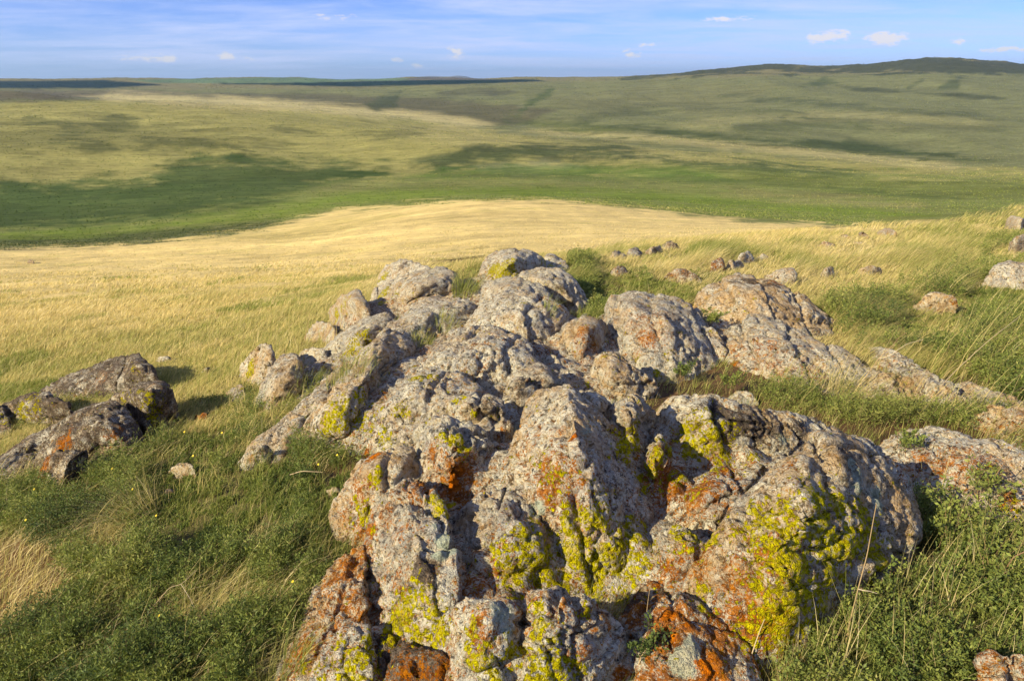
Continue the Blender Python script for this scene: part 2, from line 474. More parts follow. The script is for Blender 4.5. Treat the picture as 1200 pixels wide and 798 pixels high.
def build_ground():
    aa = np.concatenate([[-30, -14, -8, -5, -3.6, -2.8, -2.2, -1.8], np.linspace(-1.5, -.84, 60)[:-1], np.linspace(-.84, .84, 760), np.linspace(.84, 1.5, 60)[1:], [1.8, 2.2, 2.8, 3.6, 5, 8, 14, 30]])
    ly = np.concatenate([np.linspace(math.log(.5), math.log(60), 240)[:-1], np.linspace(math.log(60), math.log(42000), 420)])
    A, L = np.meshgrid(aa, ly)
    Y = np.exp(L)
    X = np.clip(A * Y, -62000, 62000)
    Z = G(X, Y)
    P = np.stack([X.ravel(), Y.ravel(), Z.ravel()], 1)
    y = P[:, 1]
    P[:, 2] = land_z(P)
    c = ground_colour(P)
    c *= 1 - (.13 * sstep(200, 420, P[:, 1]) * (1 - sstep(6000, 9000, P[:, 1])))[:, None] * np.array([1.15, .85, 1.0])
    nr, nc = A.shape
    idx = np.arange(nr * nc).reshape(nr, nc)
    q = np.stack([idx[:-1, :-1], idx[:-1, 1:], idx[1:, 1:], idx[1:, :-1]], -1).reshape(-1, 4)
    # behind the photographer's feet: the same hillside carried on
    xb = aa * .5
    yb = np.concatenate([[-30, -12, -6, -3, -1.5, -.7, 0, .25]])
    k = len(P)
    XB, YB = np.meshgrid(xb, yb)
    XB = XB * (1 + np.clip(.5 - YB, 0, 99))
    ZB = np.broadcast_to(P[:nc, 2], XB.shape) + .02 * np.clip(.5 - YB, 0, 99)
    PB = np.stack([XB.ravel(), YB.ravel(), ZB.ravel()], 1)
    P = np.concatenate([P, PB])
    c = np.concatenate([c, np.tile(np.array((.115, .10, .04)), (len(PB), 1))])
    ib = np.concatenate([(k + np.arange(len(yb) * nc)).reshape(len(yb), nc), idx[:1]])
    q2 = np.stack([ib[:-1, :-1], ib[:-1, 1:], ib[1:, 1:], ib[1:, :-1]], -1).reshape(-1, 4)
    rowy = np.exp(ly)
    # one sheet, cut where the valley ends and where the plain begins, so that meadow, hills and plain are separate surfaces
    qy = rowy[(q[:, 0] // nc)]
    qa = aa[q[:, 0] % nc]
    is_hill = (qy > 330) & (qy < 7500)
    is_plain = qy >= 7500
    m = ground_material()
    for name, sel in (('ground', ~is_hill & ~is_plain), ('hills', is_hill), ('plain', is_plain)):
        f = q[sel]
        if name == 'ground':
            f = np.concatenate([f, q2])
        used = np.unique(f)
        mp = np.full(len(P), -1, np.int64)
        mp[used] = np.arange(len(used))
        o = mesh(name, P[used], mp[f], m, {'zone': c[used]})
        tag(o, kind='structure')

def ground_material():
    m, t = material('steppe_turf')
    geo = t.new('ShaderNodeNewGeometry').outputs['Position']
    z = t.attr('zone').outputs['Color']
    def streak(sx, sy, sc_, det=6, rough=.65):
        mp = t.new('ShaderNodeMapping')
        t.link(geo, mp.inputs['Vector'])
        mp.inputs['Scale'].default_value = (sx, sy, 0)
        mp.inputs['Rotation'].default_value = (0, 0, R(-14))
        return t.noise(mp.outputs[0], sc_, det, rough)[0]
    nf = streak(1, 1.6, 3.5, 8, .75)          # turf, decimetres
    nm = streak(.6, 1.5, .16, 8, .7)          # tussock streaks, metres
    nl = streak(.6, 1.4, .012, 8, .68)        # swales, hundreds of metres
    def mul(col, f, lo, hi):
        v = t.new('ShaderNodeMapRange')
        t.link(f, v.inputs[0])
        v.inputs[1].default_value, v.inputs[2].default_value = .28, .72
        v.inputs[3].default_value, v.inputs[4].default_value = lo, hi
        cc = t.new('ShaderNodeCombineColor')
        for k in range(3): t.link(v.outputs[0], cc.inputs[k])
        return t.mix(1.0, col, cc.outputs[0], 'MULTIPLY')
    c = mul(z, nf, .62, 1.38)
    c = mul(c, nm, .70, 1.30)
    c = mul(c, nl, .74, 1.26)
    c = mul(c, streak(.45, 1.3, .05, 9, .8), .72, 1.28)
    # green regrowth in hollows
    hs = t.new('ShaderNodeHueSaturation')
    hs.inputs['Hue'].default_value = .535
    hs.inputs['Saturation'].default_value = 1.1
    hs.inputs['Value'].default_value = .66
    t.link(c, hs.inputs['Color'])
    g = t.step(streak(.8, 1.7, .06, 7, .7), .5, .72)
    c = t.mix(t.math('MULTIPLY', g, .55), c, hs.outputs[0])
    # scattered dark tussocks and shrubs
    g2 = t.step(streak(.7, 1.2, .35, 5, .8), .64, .74)
    c = t.mix(t.math('MULTIPLY', g2, .38), c, (.045, .05, .02))
    g3 = t.step(streak(.5, 1.2, .020, 9, .82), .55, .68)
    c = t.mix(t.math('MULTIPLY', g3, .36), c, (.05, .06, .025))
    b = t.new('ShaderNodeBsdfPrincipled')
    t.link(c, b.inputs['Base Color'])
    b.inputs['Roughness'].default_value = 1
    b.inputs['Specular IOR Level'].default_value = .05
    bp = t.new('ShaderNodeBump')
    bp.inputs['Strength'].default_value = .55
    bp.inputs['Distance'].default_value = .12
    t.link(t.math('ADD', nf, t.math('MULTIPLY', nm, 4)), bp.inputs['Height'])
    t.link(bp.outputs[0], b.inputs['Normal'])
    out = t.new('ShaderNodeOutputMaterial')
    t.link(b.outputs[0], out.inputs[0])
    return m
# ------------------------------------------------------------------ rocks
# each: kind, label, corners (pixel u, pixel v, height above the ground in m), inner corners, options
OUT = 'lichen covered rocks of the big outcrop'
LOW = 'rocks of the small outcrop downslope'
SCAT = 'stones scattered on the grassy hillside'
ROCKS = [
 # --- front of the outcrop
 ('boulder', 'tall pointed grey boulder with a sharp upright edge, yellow lichen across its foot', OUT,
  [(647,450,.52),(630,459,.46),(609,496,.38),(597,530,.28),(588,570,.2),(600,610,.14),(640,650,.08),(650,685,.03),(690,697,.02),(735,692,.02),(760,662,.05),(769,614,.1),(765,586,.15),(754,551,.25),(702,525,.42),(690,490,.47),(673,456,.52)],
  [(684,540,.47),(682,592,.36),(668,470,.54),(640,540,.40)], dict(p=22, tall=1)),
 ('boulder', 'low grey ridge of rock running back from the tall pointed boulder', OUT,
  [(668,455,.46),(700,458,.46),(728,473,.38),(712,492,.34),(704,522,.26),(688,512,.3),(676,480,.4)], [(700,470,.48)], dict(tall=1)),
 ('boulder', 'rounded pale grey boulder leaning on the foot of the tall pointed boulder', OUT,
  [(553,583,.22),(565,566,.28),(598,570,.34),(627,587,.32),(648,603,.26),(644,640,.26),(622,667,.15),(590,694,.04),(560,702,.02),(530,692,.05),(526,626,.16),(540,600,.22)],
  [(590,610,.36),(575,650,.27)], {}),
 ('boulder', 'knobby grey boulder with yellow lichen on its dark side, behind the tall pointed boulder', OUT,
  [(705,484,.35),(728,467,.46),(748,458,.5),(768,469,.46),(769,487,.38),(760,512,.28),(751,532,.2),(745,542,.12),(719,524,.18),(702,514,.24)], [(742,482,.54)], dict(tall=1)),
 ('boulder', 'narrow upright rock coated in yellow lichen beside the dark cleft', OUT,
  [(755,517,.3),(772,496,.36),(784,530,.33),(783,568,.2),(766,596,.08),(748,552,.24)], [(768,530,.40)], dict(tall=1)),
 ('boulder', 'broad brown-crusted boulder with a band of yellow lichen over a rusty face', OUT,
  [(766,482,.38),(783,461,.52),(826,458,.56),(878,472,.52),(924,487,.44),(985,502,.3),(953,509,.3),(927,522,.3),(905,547,.2),(864,555,.14),(835,563,.1),(803,578,.06),(790,578,.03),(779,547,.12),(773,505,.3)],
  [(830,488,.54),(795,492,.46),(880,490,.5)], {}),
 ('boulder', 'smooth buff shoulder of rock wedged between the brown-crusted boulder and the largest boulder', OUT,
  [(794,614,.15),(797,586,.28),(821,559,.36),(864,544,.40),(903,540,.42),(890,580,.38),(864,612,.28),(838,637,.18),(820,650,.1),(803,642,.06)], [(830,585,.4)], {}),
 ('boulder', 'largest boulder, one flank thickly covered in yellow lichen', OUT,
  [(828,643,.3),(867,600,.46),(913,551,.58),(953,504,.64),(988,501,.62),(1018,513,.54),(1058,545,.38),(1072,591,.24),(1067,626,.12),(1047,682,.0),(985,728,.0),(950,760,.0),(900,773,.0),(873,760,.03),(836,735,.05),(806,711,.1),(802,700,.12),(820,678,.2)],
  [(940,560,.66),(912,640,.54),(890,700,.32),(985,600,.5)], dict(p=15, tall=.84)),
 ('boulder', 'small round rust-speckled boulder tucked under the buff shoulder of rock', OUT,
  [(760,656,.12),(768,627,.25),(783,606,.31),(798,612,.33),(815,630,.31),(832,644,.28),(835,676,.12),(817,696,.03),(794,693,.02),(766,678,.04)], [(795,645,.34)], dict(p=9)),
 ('boulder', 'bright rust-orange rock with a patch of grey lichen, below the largest boulder', OUT,
  [(722,720,.1),(760,698,.19),(789,689,.21),(806,703,.21),(837,738,.15),(870,757,.1),(895,820,.05),(820,850,.03),(750,850,.03),(733,760,.08)], [(800,750,.25)], {}),
 ('boulder', 'lumpy grey boulder with a yellow sunlit side, at the tall pointed boulder', OUT,
  [(608,719,.25),(622,687,.4),(654,680,.46),(680,686,.43),(706,706,.35),(727,730,.25),(730,758,.14),(717,810,.06),(680,860,.0),(600,860,.0),(598,780,.1)], [(650,730,.43),(640,780,.28),(690,740,.35)], {}),
 ('boulder', 'small brown and grey rock over yellow lichen, between two pale boulders', OUT,
  [(528,767,.15),(530,724,.28),(545,706,.37),(557,692,.4),(583,698,.4),(609,715,.35),(611,747,.25),(604,800,.12),(595,850,.02),(540,850,.02),(525,790,.08)], [(570,730,.42)], {}),
 ('boulder', 'tall pale grey boulder with smooth grey-green patches and a dark chip', OUT,
  [(483,550,.42),(499,557,.43),(507,580,.42),(527,604,.4),(532,650,.35),(536,700,.24),(532,732,.13),(510,767,.0),(480,760,.02),(450,737,.04),(436,716,.06),(430,690,.08),(425,660,.1),(430,638,.15),(437,603,.28),(450,577,.37)],
  [(490,620,.44),(500,690,.32),(465,650,.3)], {}),
 ('boulder', 'narrow rusty column of rock at the grassy edge of the outcrop', OUT,
  [(388,606,.08),(398,580,.2),(421,546,.31),(456,526,.37),(484,517,.39),(488,544,.32),(461,578,.2),(440,604,.12),(428,647,.0),(398,642,.0)], [(440,550,.38)], {}),
 ('boulder', 'brown boulder with a bright yellow lichen tuft and a bare rusty face', OUT,
  [(486,504,.35),(507,488,.45),(519,485,.47),(559,491,.43),(573,506,.38),(589,515,.32),(590,532,.26),(570,542,.2),(555,583,.1),(525,615,.06),(499,588,.12),(487,546,.22)],
  [(530,520,.48),(525,560,.36),(548,525,.42)], {}),
 ('boulder', 'small dark reddish rock sitting in the gully above the brown boulder', OUT,
  [(573,497,.35),(587,477,.43),(603,485,.4),(593,516,.28),(576,516,.26)], [], {}),
 ('flat_rock', 'steep slab at the outcrop edge, smooth buff with rust streaks', OUT,
  [(305,825,.03),(350,730,.12),(374,679,.18),(394,655,.21),(427,640,.22),(429,680,.2),(427,732,.16),(406,738,.14),(372,800,.1),(350,850,.05)], [(392,700,.23)], {}),
 ('flat_rock', 'narrow slab edged with yellow lichen along a dark crack', OUT,
  [(345,840,.05),(370,792,.15),(405,727,.25),(427,729,.24),(423,758,.15),(443,790,.08),(440,850,.03)], [(400,770,.2)], {}),
 ('flat_rock', 'flat bare red-brown rock below the tall pale boulder', OUT,
  [(412,757,.06),(423,732,.1),(443,740,.12),(477,760,.12),(525,769,.12),(540,805,.1),(545,860,.05),(425,860,.03)], [(480,790,.13)], dict(brown=1)),
 ('boulder', 'low hump of brown rock lying between the two tall clefts', OUT,
  [(726,730,.04),(735,700,.1),(762,676,.13),(790,690,.12),(775,720,.05),(745,760,.02)], [], dict(brown=.7)),
 # --- middle of the outcrop
 ('boulder', 'rounded end of the long central ridge, hanging over the green herbs', OUT,
  [(428,564,.03),(440,520,.18),(452,480,.32),(470,449,.37),(500,424,.37),(535,429,.37),(562,455,.3),(532,482,.26),(507,494,.2),(487,525,.1),(457,547,.04)], [(490,460,.4)], {}),
 ('boulder', 'pink-tinged middle of the long central ridge with small yellow lichen cushions', OUT,
  [(468,454,.2),(500,414,.37),(537,384,.39),(577,378,.41),(622,399,.36),(628,432,.24),(602,452,.15),(560,472,.08),(520,477,.08)], [(560,408,.44),(520,430,.38)], {}),
 ('boulder', 'grey lumpy upper part of the long central ridge', OUT,
  [(537,392,.2),(566,354,.36),(600,338,.43),(642,348,.43),(667,369,.32),(657,392,.18),(625,422,.1),(580,412,.1)], [(610,365,.45)], {}),
 ('boulder', 'dark grey hummock just behind the tall pointed boulder', OUT,
  [(558,470,.13),(590,440,.28),(625,424,.33),(662,440,.28),(642,462,.13),(612,492,.08),(583,492,.1)], [(615,445,.34)], {}),
 ('boulder', 'dark knob of rock above the bright yellow lichen tuft', OUT,
  [(506,490,.2),(530,465,.34),(562,458,.38),(590,464,.35),(592,482,.26),(565,494,.2)], [(555,472,.38)], {}),
 ('boulder', 'dark tilted block with a rust seam near the top of the outcrop', OUT,
  [(602,322,.3),(630,313,.37),(659,316,.39),(682,333,.3),(694,352,.1),(676,363,.06),(640,348,.18)], [(650,332,.39)], {}),
 ('boulder', 'grey block just under the topmost boulder', OUT,
  [(561,358,.13),(570,330,.28),(599,323,.37),(640,336,.37),(652,354,.22),(602,374,.1)], [(600,342,.38)], {}),
 ('boulder', 'topmost boulder of the outcrop with a round yellow lichen patch', OUT,
  [(560,322,.2),(566,306,.32),(578,293,.42),(596,287,.48),(620,293,.44),(638,303,.33),(636,317,.18),(605,329,.1),(575,332,.1)], [(598,305,.46)], dict(p=10)),
 ('boulder', 'small stone beside the topmost boulder with a yellow lichen edge', OUT,
  [(636,312,.15),(640,297,.32),(654,295,.33),(668,309,.2),(662,320,.1),(641,320,.1)], [], {}),
 ('boulder', 'square-cornered block under the small bushy plants with a pale sunlit end', OUT,
  [(711,390,.18),(715,348,.4),(734,338,.47),(764,344,.45),(816,357,.36),(830,367,.3),(838,402,.12),(842,424,.04),(813,434,.04),(777,454,.0),(728,424,.08),(713,404,.12)], [(745,365,.47),(790,388,.35)], {}),
 ('boulder', 'small wedge of rock on the flank of the square-cornered block', OUT,
  [(808,386,.25),(835,378,.28),(858,405,.15),(847,422,.04),(823,408,.12)], [], {}),
 ('flat_rock', 'smooth whale-backed slab with a dark brown patch along its crest', OUT,
  [(810,354,.2),(830,332,.37),(864,323,.43),(900,326,.41),(927,338,.35),(961,368,.2),(987,382,.04),(960,399,.02),(920,394,.1),(880,384,.14),(845,374,.1)], [(880,345,.44)], {}),
 ('flat_rock', 'rough pale slab below the whale-backed slab, crossed by narrow cracks', OUT,
  [(843,402,.15),(860,381,.23),(888,371,.28),(921,380,.27),(961,395,.22),(1010,421,.12),(1042,447,.02),(1000,470,.0),(940,458,.01),(890,438,.02),(853,428,.04)], [(915,405,.27)], {}),
 ('flat_rock', 'low rock strip with rust lichen beside the dark green bushes', OUT,
  [(1017,404,.1),(1040,405,.16),(1062,416,.16),(1092,430,.1),(1084,450,.0),(1032,440,.02)], [], {}),
 ('flat_rock', 'thin pale ledge slanting off under the long grass', OUT,
  [(1095,448,.05),(1129,442,.15),(1160,455,.15),(1205,471,.12),(1240,492,.02),(1190,500,.0),(1141,486,.01),(1108,464,.02)], [], {}),
 ('flat_rock', 'low pale slab joining the rough slab to the thin ledge', OUT,
  [(1040,432,.08),(1070,428,.18),(1105,440,.2),(1135,455,.16),(1150,476,.04),(1110,482,.0),(1066,466,.02)], [(1095,448,.2)], dict(tall=1)),
 ('flat_rock', 'low rusty slab rising out of the grass beside the tilted slab', OUT,
  [(1130,492,.04),(1160,470,.18),(1200,474,.24),(1260,492,.22),(1290,515,.04),(1210,520,.0),(1150,510,.0)], [(1200,486,.24)], dict(rust=.3, tall=1)),
 ('boulder', 'dark hollowed rock under the bleached straw', OUT,
  [(1000,447,.12),(1032,437,.2),(1065,440,.18),(1100,460,.06),(1066,482,.0),(1020,474,.0)], [], {}),
 ('boulder', 'small grey rock in the crack beside the square-cornered block', OUT,
  [(624,424,.16),(640,410,.26),(655,413,.26),(664,440,.1),(638,448,.06)], [], {}),
 ('boulder', 'humped grey rock with a rusty end in the middle of the outcrop', OUT,
  [(642,408,.12),(662,383,.32),(686,367,.4),(710,374,.34),(714,394,.2),(702,424,.08),(677,438,.02),(659,436,.03)], [(688,390,.38)], {}),
 ('boulder', 'pale wedge of rock split from the square-cornered block by a black crack', OUT,
  [(690,452,.03),(688,438,.12),(704,413,.31),(725,416,.33),(752,434,.26),(778,454,.1),(754,472,.02),(720,476,.0)], [(715,430,.32)], {}),
 ('boulder', 'small pale stone bedded in the grassy hollow', OUT,
  [(845,470,.02),(862,455,.1),(885,458,.1),(890,472,.02),(865,480,.0)], [], {}),
 # --- grassy edge of the outcrop
 ('flat_rock', 'long grey ridge stone running downslope, upper half', OUT,
  [(566,358,.28),(545,352,.34),(511,348,.37),(480,361,.39),(455,384,.37),(438,412,.3),(475,428,.06),(502,407,.08),(542,387,.1)], [(500,370,.4)], {}),
 ('flat_rock', 'long grey ridge stone running downslope, lower half with a dark yellow-lichened end', OUT,
  [(452,386,.36),(420,417,.43),(396,444,.43),(378,478,.36),(350,512,.12),(372,526,.0),(420,520,.0),(442,488,.03),(474,432,.1),(482,405,.25)], [(425,450,.44),(400,490,.3)], {}),
 ('flat_rock', 'smooth buff slab along the flank of the long ridge stone', OUT,
  [(400,426,.27),(345,474,.22),(316,498,.15),(284,535,.06),(280,548,.0),(317,546,.0),(350,525,.0),(378,492,.05),(404,455,.15)], [(350,492,.2)], {}),
 ('standing_stone', 'thin upright fang of rock with a yellow lichen band', OUT,
  [(302,400,.42),(311,402,.44),(318,408,.40),(320,418,.33),(312,438,.18),(299,456,.03),(282,446,.02),(283,428,.12),(290,413,.3)], [], {}),
 ('boulder', 'small dark rock at the foot of the upright fang', OUT,
  [(258,464,.02),(270,450,.14),(286,442,.18),(291,462,.06),(275,480,.0)], [], {}),
 ('boulder', 'grey shield-shaped boulder beside the upright fang', OUT,
  [(295,480,.0),(305,452,.16),(315,431,.28),(338,412,.36),(355,418,.35),(354,446,.2),(332,470,.04),(312,486,.0)], [(330,440,.32)], {}),
 ('boulder', 'dark flat stone behind the shield-shaped boulder', OUT,
  [(348,416,.1),(356,408,.2),(379,408,.2),(384,420,.08),(362,428,.03)], [], {}),
 ('boulder', 'hunched boulder yellow underneath, standing clear at the rim of the outcrop', OUT,
  [(385,366,.22),(392,354,.38),(403,342,.48),(417,339,.5),(428,348,.46),(434,359,.38),(432,366,.28),(408,366,.2),(397,379,.06),(387,377,.06)], [(412,352,.5)], {}),
 ('boulder', 'fist-sized rock under the hunched boulder', OUT,
  [(415,368,.2),(424,362,.26),(434,364,.26),(434,375,.14),(421,379,.1)], [], {}),
 ('boulder', 'low grey-green rock below the hunched boulder', OUT,
  [(356,395,.05),(372,374,.22),(390,377,.24),(395,397,.1),(372,405,.0)], [], {}),
 ('boulder', 'buff boulder washed with pale yellow lichen, below the hunched boulder', OUT,
  [(379,412,.1),(408,383,.3),(444,364,.38),(460,370,.36),(460,380,.28),(434,405,.12),(408,423,.02),(384,420,.02)], [(425,388,.36)], {}),
 ('boulder', 'angular block with a vertical yellow face, at the far edge of the outcrop', OUT,
  [(443,340,.2),(444,325,.34),(450,309,.46),(464,302,.5),(499,313,.42),(512,317,.36),(480,335,.2),(452,350,.1)], [], dict(p=16)),
 ('boulder', 'big buff block with a yellow edge, in front of the angular block', OUT,
  [(443,366,.1),(446,339,.32),(468,323,.42),(510,313,.42),(541,320,.36),(542,329,.28),(518,348,.12),(492,360,.06),(456,372,.04)], [(485,335,.42)], {}),
 ('boulder', 'dark upright splinter of rock beside the big buff block', OUT,
  [(433,364,.1),(436,338,.32),(443,335,.33),(446,364,.1)], [], {}),
 # --- small outcrop downslope
 ('boulder', 'smooth grey block at the head of the small downslope outcrop', LOW,
  [(138,452,.2),(150,418,.42),(162,413,.44),(174,422,.4),(181,432,.32),(185,442,.24),(162,452,.14),(138,463,.06)], [(160,428,.44)], {}),
 ('flat_rock', 'long slanting slab with a grassy crevice', LOW,
  [(46,458,.12),(87,437,.26),(125,422,.38),(149,415,.42),(148,436,.3),(136,458,.12),(100,458,.06),(66,468,.03)], [(110,438,.32)], {}),
 ('boulder', 'flat-topped rock with yellow-brown lichen on its shaded end', LOW,
  [(-2,477,.14),(25,462,.28),(50,459,.32),(82,474,.28),(77,488,.12),(50,492,.02),(5,492,.02)], [(45,470,.32)], {}),
 ('boulder', 'low brown rock cut by the edge of the picture', LOW,
  [(-50,500,.1),(-30,470,.22),(0,474,.22),(14,496,.1),(10,515,.0),(-40,520,.0)], [], dict(brown=.5)),
 ('boulder', 'steep-ended dark block with yellow-brown streaks down its end', LOW,
  [(126,469,.3),(161,450,.46),(178,446,.48),(192,445,.47),(200,453,.42),(199,487,.12),(173,513,.0),(150,500,.02),(136,476,.2)], [(165,462,.48)], dict(p=16)),
 ('boulder', 'dark sprawling boulder with a notched top', LOW,
  [(30,522,.12),(75,490,.32),(100,479,.36),(112,474,.4),(140,474,.4),(157,495,.3),(167,508,.2),(162,532,.02),(140,540,.0),(107,542,.0),(82,544,.02),(45,550,.02)], [(115,495,.42),(140,510,.28)], {}),
 ('flat_rock', 'narrow grey slab running off from the sprawling boulder', LOW,
  [(-20,548,.06),(12,528,.18),(40,508,.26),(66,496,.24),(60,520,.12),(50,545,.03),(10,566,.0),(-20,572,.0)], [], {}),
 ('boulder', 'pale-fronted boulder lowest in the small downslope outcrop', LOW,
  [(38,568,.04),(52,533,.26),(72,524,.32),(105,523,.3),(110,545,.12),(84,572,.0),(60,582,.0)], [(78,540,.32)], {}),
 # --- near edge of the outcrop beside the leafy herbs
 ('flat_rock', 'tilted slab with white-green crust behind the leafy herbs', OUT,
  [(1022,528,.16),(1036,512,.24),(1060,500,.27),(1120,502,.33),(1200,527,.33),(1280,560,.22),(1250,640,.0),(1170,615,.0),(1120,600,.02),(1082,612,.0),(1064,600,.02),(1040,560,.06)], [(1120,530,.33)], {}),
 ('boulder', 'orange granular rock in the bottom corner among herbs', OUT,
  [(1128,815,.06),(1150,780,.2),(1170,766,.26),(1200,761,.3),(1270,775,.26),(1270,870,.05),(1130,870,.0)], [], dict(rust=.5)),
 # --- stones on the slopes
 ('stone', 'pale stone with a dark red end among the green bushes', SCAT, [(1068,362,.03),(1087,345,.17),(1099,342,.19),(1121,348,.18),(1122,364,.06),(1105,368,.0),(1080,366,.0)], [], {}),
 ('stone', 'broad pale flat rock at the top of the grassy slope', SCAT, [(1150,334,.02),(1166,312,.17),(1188,305,.2),(1225,310,.2),(1230,345,.0),(1171,342,.0)], [], {}),
 ('stone', 'orange-sided stone above the broad pale flat rock', SCAT, [(1183,290,.06),(1190,276,.22),(1215,272,.24),(1220,296,.02),(1189,297,.0)], [], dict(rust=.3)),
 ('stone', 'rounded pinkish stone highest on the grassy slope', SCAT, [(1179,264,.04),(1183,253,.3),(1198,254,.32),(1206,264,.08),(1190,268,.0)], [], dict(rust=.25)),
 ('stone', 'largest round brown stone of the row on the skyline of the slope', SCAT, [(1029,276,.03),(1033,269,.2),(1042,266,.26),(1051,272,.2),(1049,279,.0),(1036,280,.0)], [], dict(rust=.25)),
 ('stone', 'dark brown stone second in the row on the skyline of the slope', SCAT, [(1003,278,.03),(1010,271,.2),(1019,277,.12),(1016,281,.0)], [], dict(brown=.45, rust=.35)),
 ('stone', 'small dark stone in the middle of the row on the skyline of the slope', SCAT, [(980,280,.02),(989,273,.14),(999,279,.06),(990,282,.0)], [], dict(brown=.45, rust=.35)),
 ('stone', 'low dark stone at the lower end of the row on the skyline', SCAT, [(957,288,.02),(968,282,.14),(980,287,.06),(970,291,.0)], [], dict(brown=.4, rust=.35)),
 ('stone', 'pale flat stone beside the skyline row', SCAT, [(996,286,.02),(1004,282,.09),(1016,284,.07),(1008,288,.0)], [], {}),
 ('stone', 'flat-topped stone with a rusty underside just behind the whale-backed slab', SCAT, [(894,322,.1),(910,316,.22),(929,314,.24),(935,324,.16),(930,336,.0),(905,334,.02)], [], dict(rust=.25)),
 ('stone', 'orange block in a cluster of low stones', SCAT, [(832,318,.05),(834,304,.24),(844,302,.24),(849,312,.12),(844,320,.0)], [], dict(rust=.6)),
 ('stone', 'pale stone on top of the cluster of low stones', SCAT, [(864,306,.06),(868,296,.2),(878,294,.2),(884,302,.1),(876,309,.0)], [], {}),
 ('stone', 'low pinkish stone between the orange block and the pale stone', SCAT, [(850,314,.03),(856,304,.16),(868,304,.14),(874,313,.02),(860,319,.0)], [], dict(rust=.2)),
 ('stone', 'small flat stone apart from the cluster of low stones', SCAT, [(887,303,.02),(893,297,.1),(901,300,.06),(895,305,.0)], [], {}),
 ('stone', 'long dark reddish rock half sunk in the green plants', SCAT, [(775,328,.05),(786,317,.22),(803,315,.25),(818,320,.2),(826,329,.06),(805,334,.0)], [], dict(brown=.5, rust=.35)),
 ('stone', 'dark red stone poking out of the bushy plants', SCAT, [(714,320,.06),(722,312,.2),(731,312,.18),(738,321,.04),(726,326,.0)], [], dict(brown=.45, rust=.35)),
 ('stone', 'rounded pale stone at the near end of the farther stone row', SCAT, [(714,302,.04),(718,294,.24),(728,292,.26),(734,300,.08),(724,305,.0)], [], {}),
 ('stone', 'dark stone next in the farther stone row', SCAT, [(732,301,.03),(737,293,.2),(746,289,.26),(753,295,.14),(746,302,.0)], [], dict(brown=.5)),
 ('stone', 'reddish low stone midway along the farther stone row', SCAT, [(756,297,.02),(763,290,.18),(774,288,.16),(777,295,.02),(766,299,.0)], [], dict(rust=.3)),
 ('stone', 'dark-topped stone at the far end of the farther stone row', SCAT, [(772,291,.05),(779,284,.28),(791,285,.28),(794,292,.04),(782,295,.0)], [], dict(brown=.6)),
 ('stone', 'half-hidden pale stone in the blowing grass', SCAT, [(960,324,.0),(968,312,.12),(978,311,.12),(978,324,.02),(968,327,.0)], [], {}),
 ('stone', 'flat grey stone low in the blowing grass', SCAT, [(1002,320,.0),(1010,312,.1),(1030,312,.1),(1034,320,.0),(1016,323,.0)], [], {}),
 ('stone', 'white pebble on the golden green slope', SCAT, [(250,400,.0),(252,396,.08),(257,396,.08),(257,400,.0)], [], {}),
 ('stone', 'pale flat stone beside the small downslope outcrop', SCAT, [(182,424,.0),(186,419,.08),(198,417,.08),(200,422,.0),(190,425,.0)], [], {}),
 ('stone', 'grey stone on edge in the sunny turf below the upright fang', SCAT, [(235,437,.0),(240,430,.11),(246,428,.11),(247,433,.02),(240,438,.0)], [], {}),
 ('stone', 'dark stone sunk in herbs near the straw tuft', SCAT, [(198,556,.0),(204,546,.11),(219,540,.13),(229,550,.08),(222,562,.0),(206,563,.0)], [], {}),
 ('stone', 'buff half-buried slab tip in the herbs below the buff slab', SCAT, [(276,547,.0),(290,528,.13),(306,520,.16),(318,524,.1),(304,542,.0),(284,552,.0)], [], {}),
 ('stone', 'rusty orange stone flush with the turf', SCAT, [(223,492,.0),(232,484,.05),(243,481,.05),(244,487,.0),(232,494,.0)], [], dict(rust=.8)),
 ('stone', 'grey pebble under the straw bundle', SCAT, [(190,578,.0),(195,570,.09),(203,572,.08),(202,581,.0)], [], {}),
 ('stone', 'pale stone lying at the herb edge near the rusty column', SCAT, [(380,582,.0),(386,572,.07),(398,570,.07),(398,579,.0),(388,585,.0)], [], {}),
 ('stone', 'tiny dark stone alone on the golden slope', SCAT, [(31,308,.02),(34,304,.4),(39,305,.35),(40,308,.0)], [], dict(brown=.7)),
]

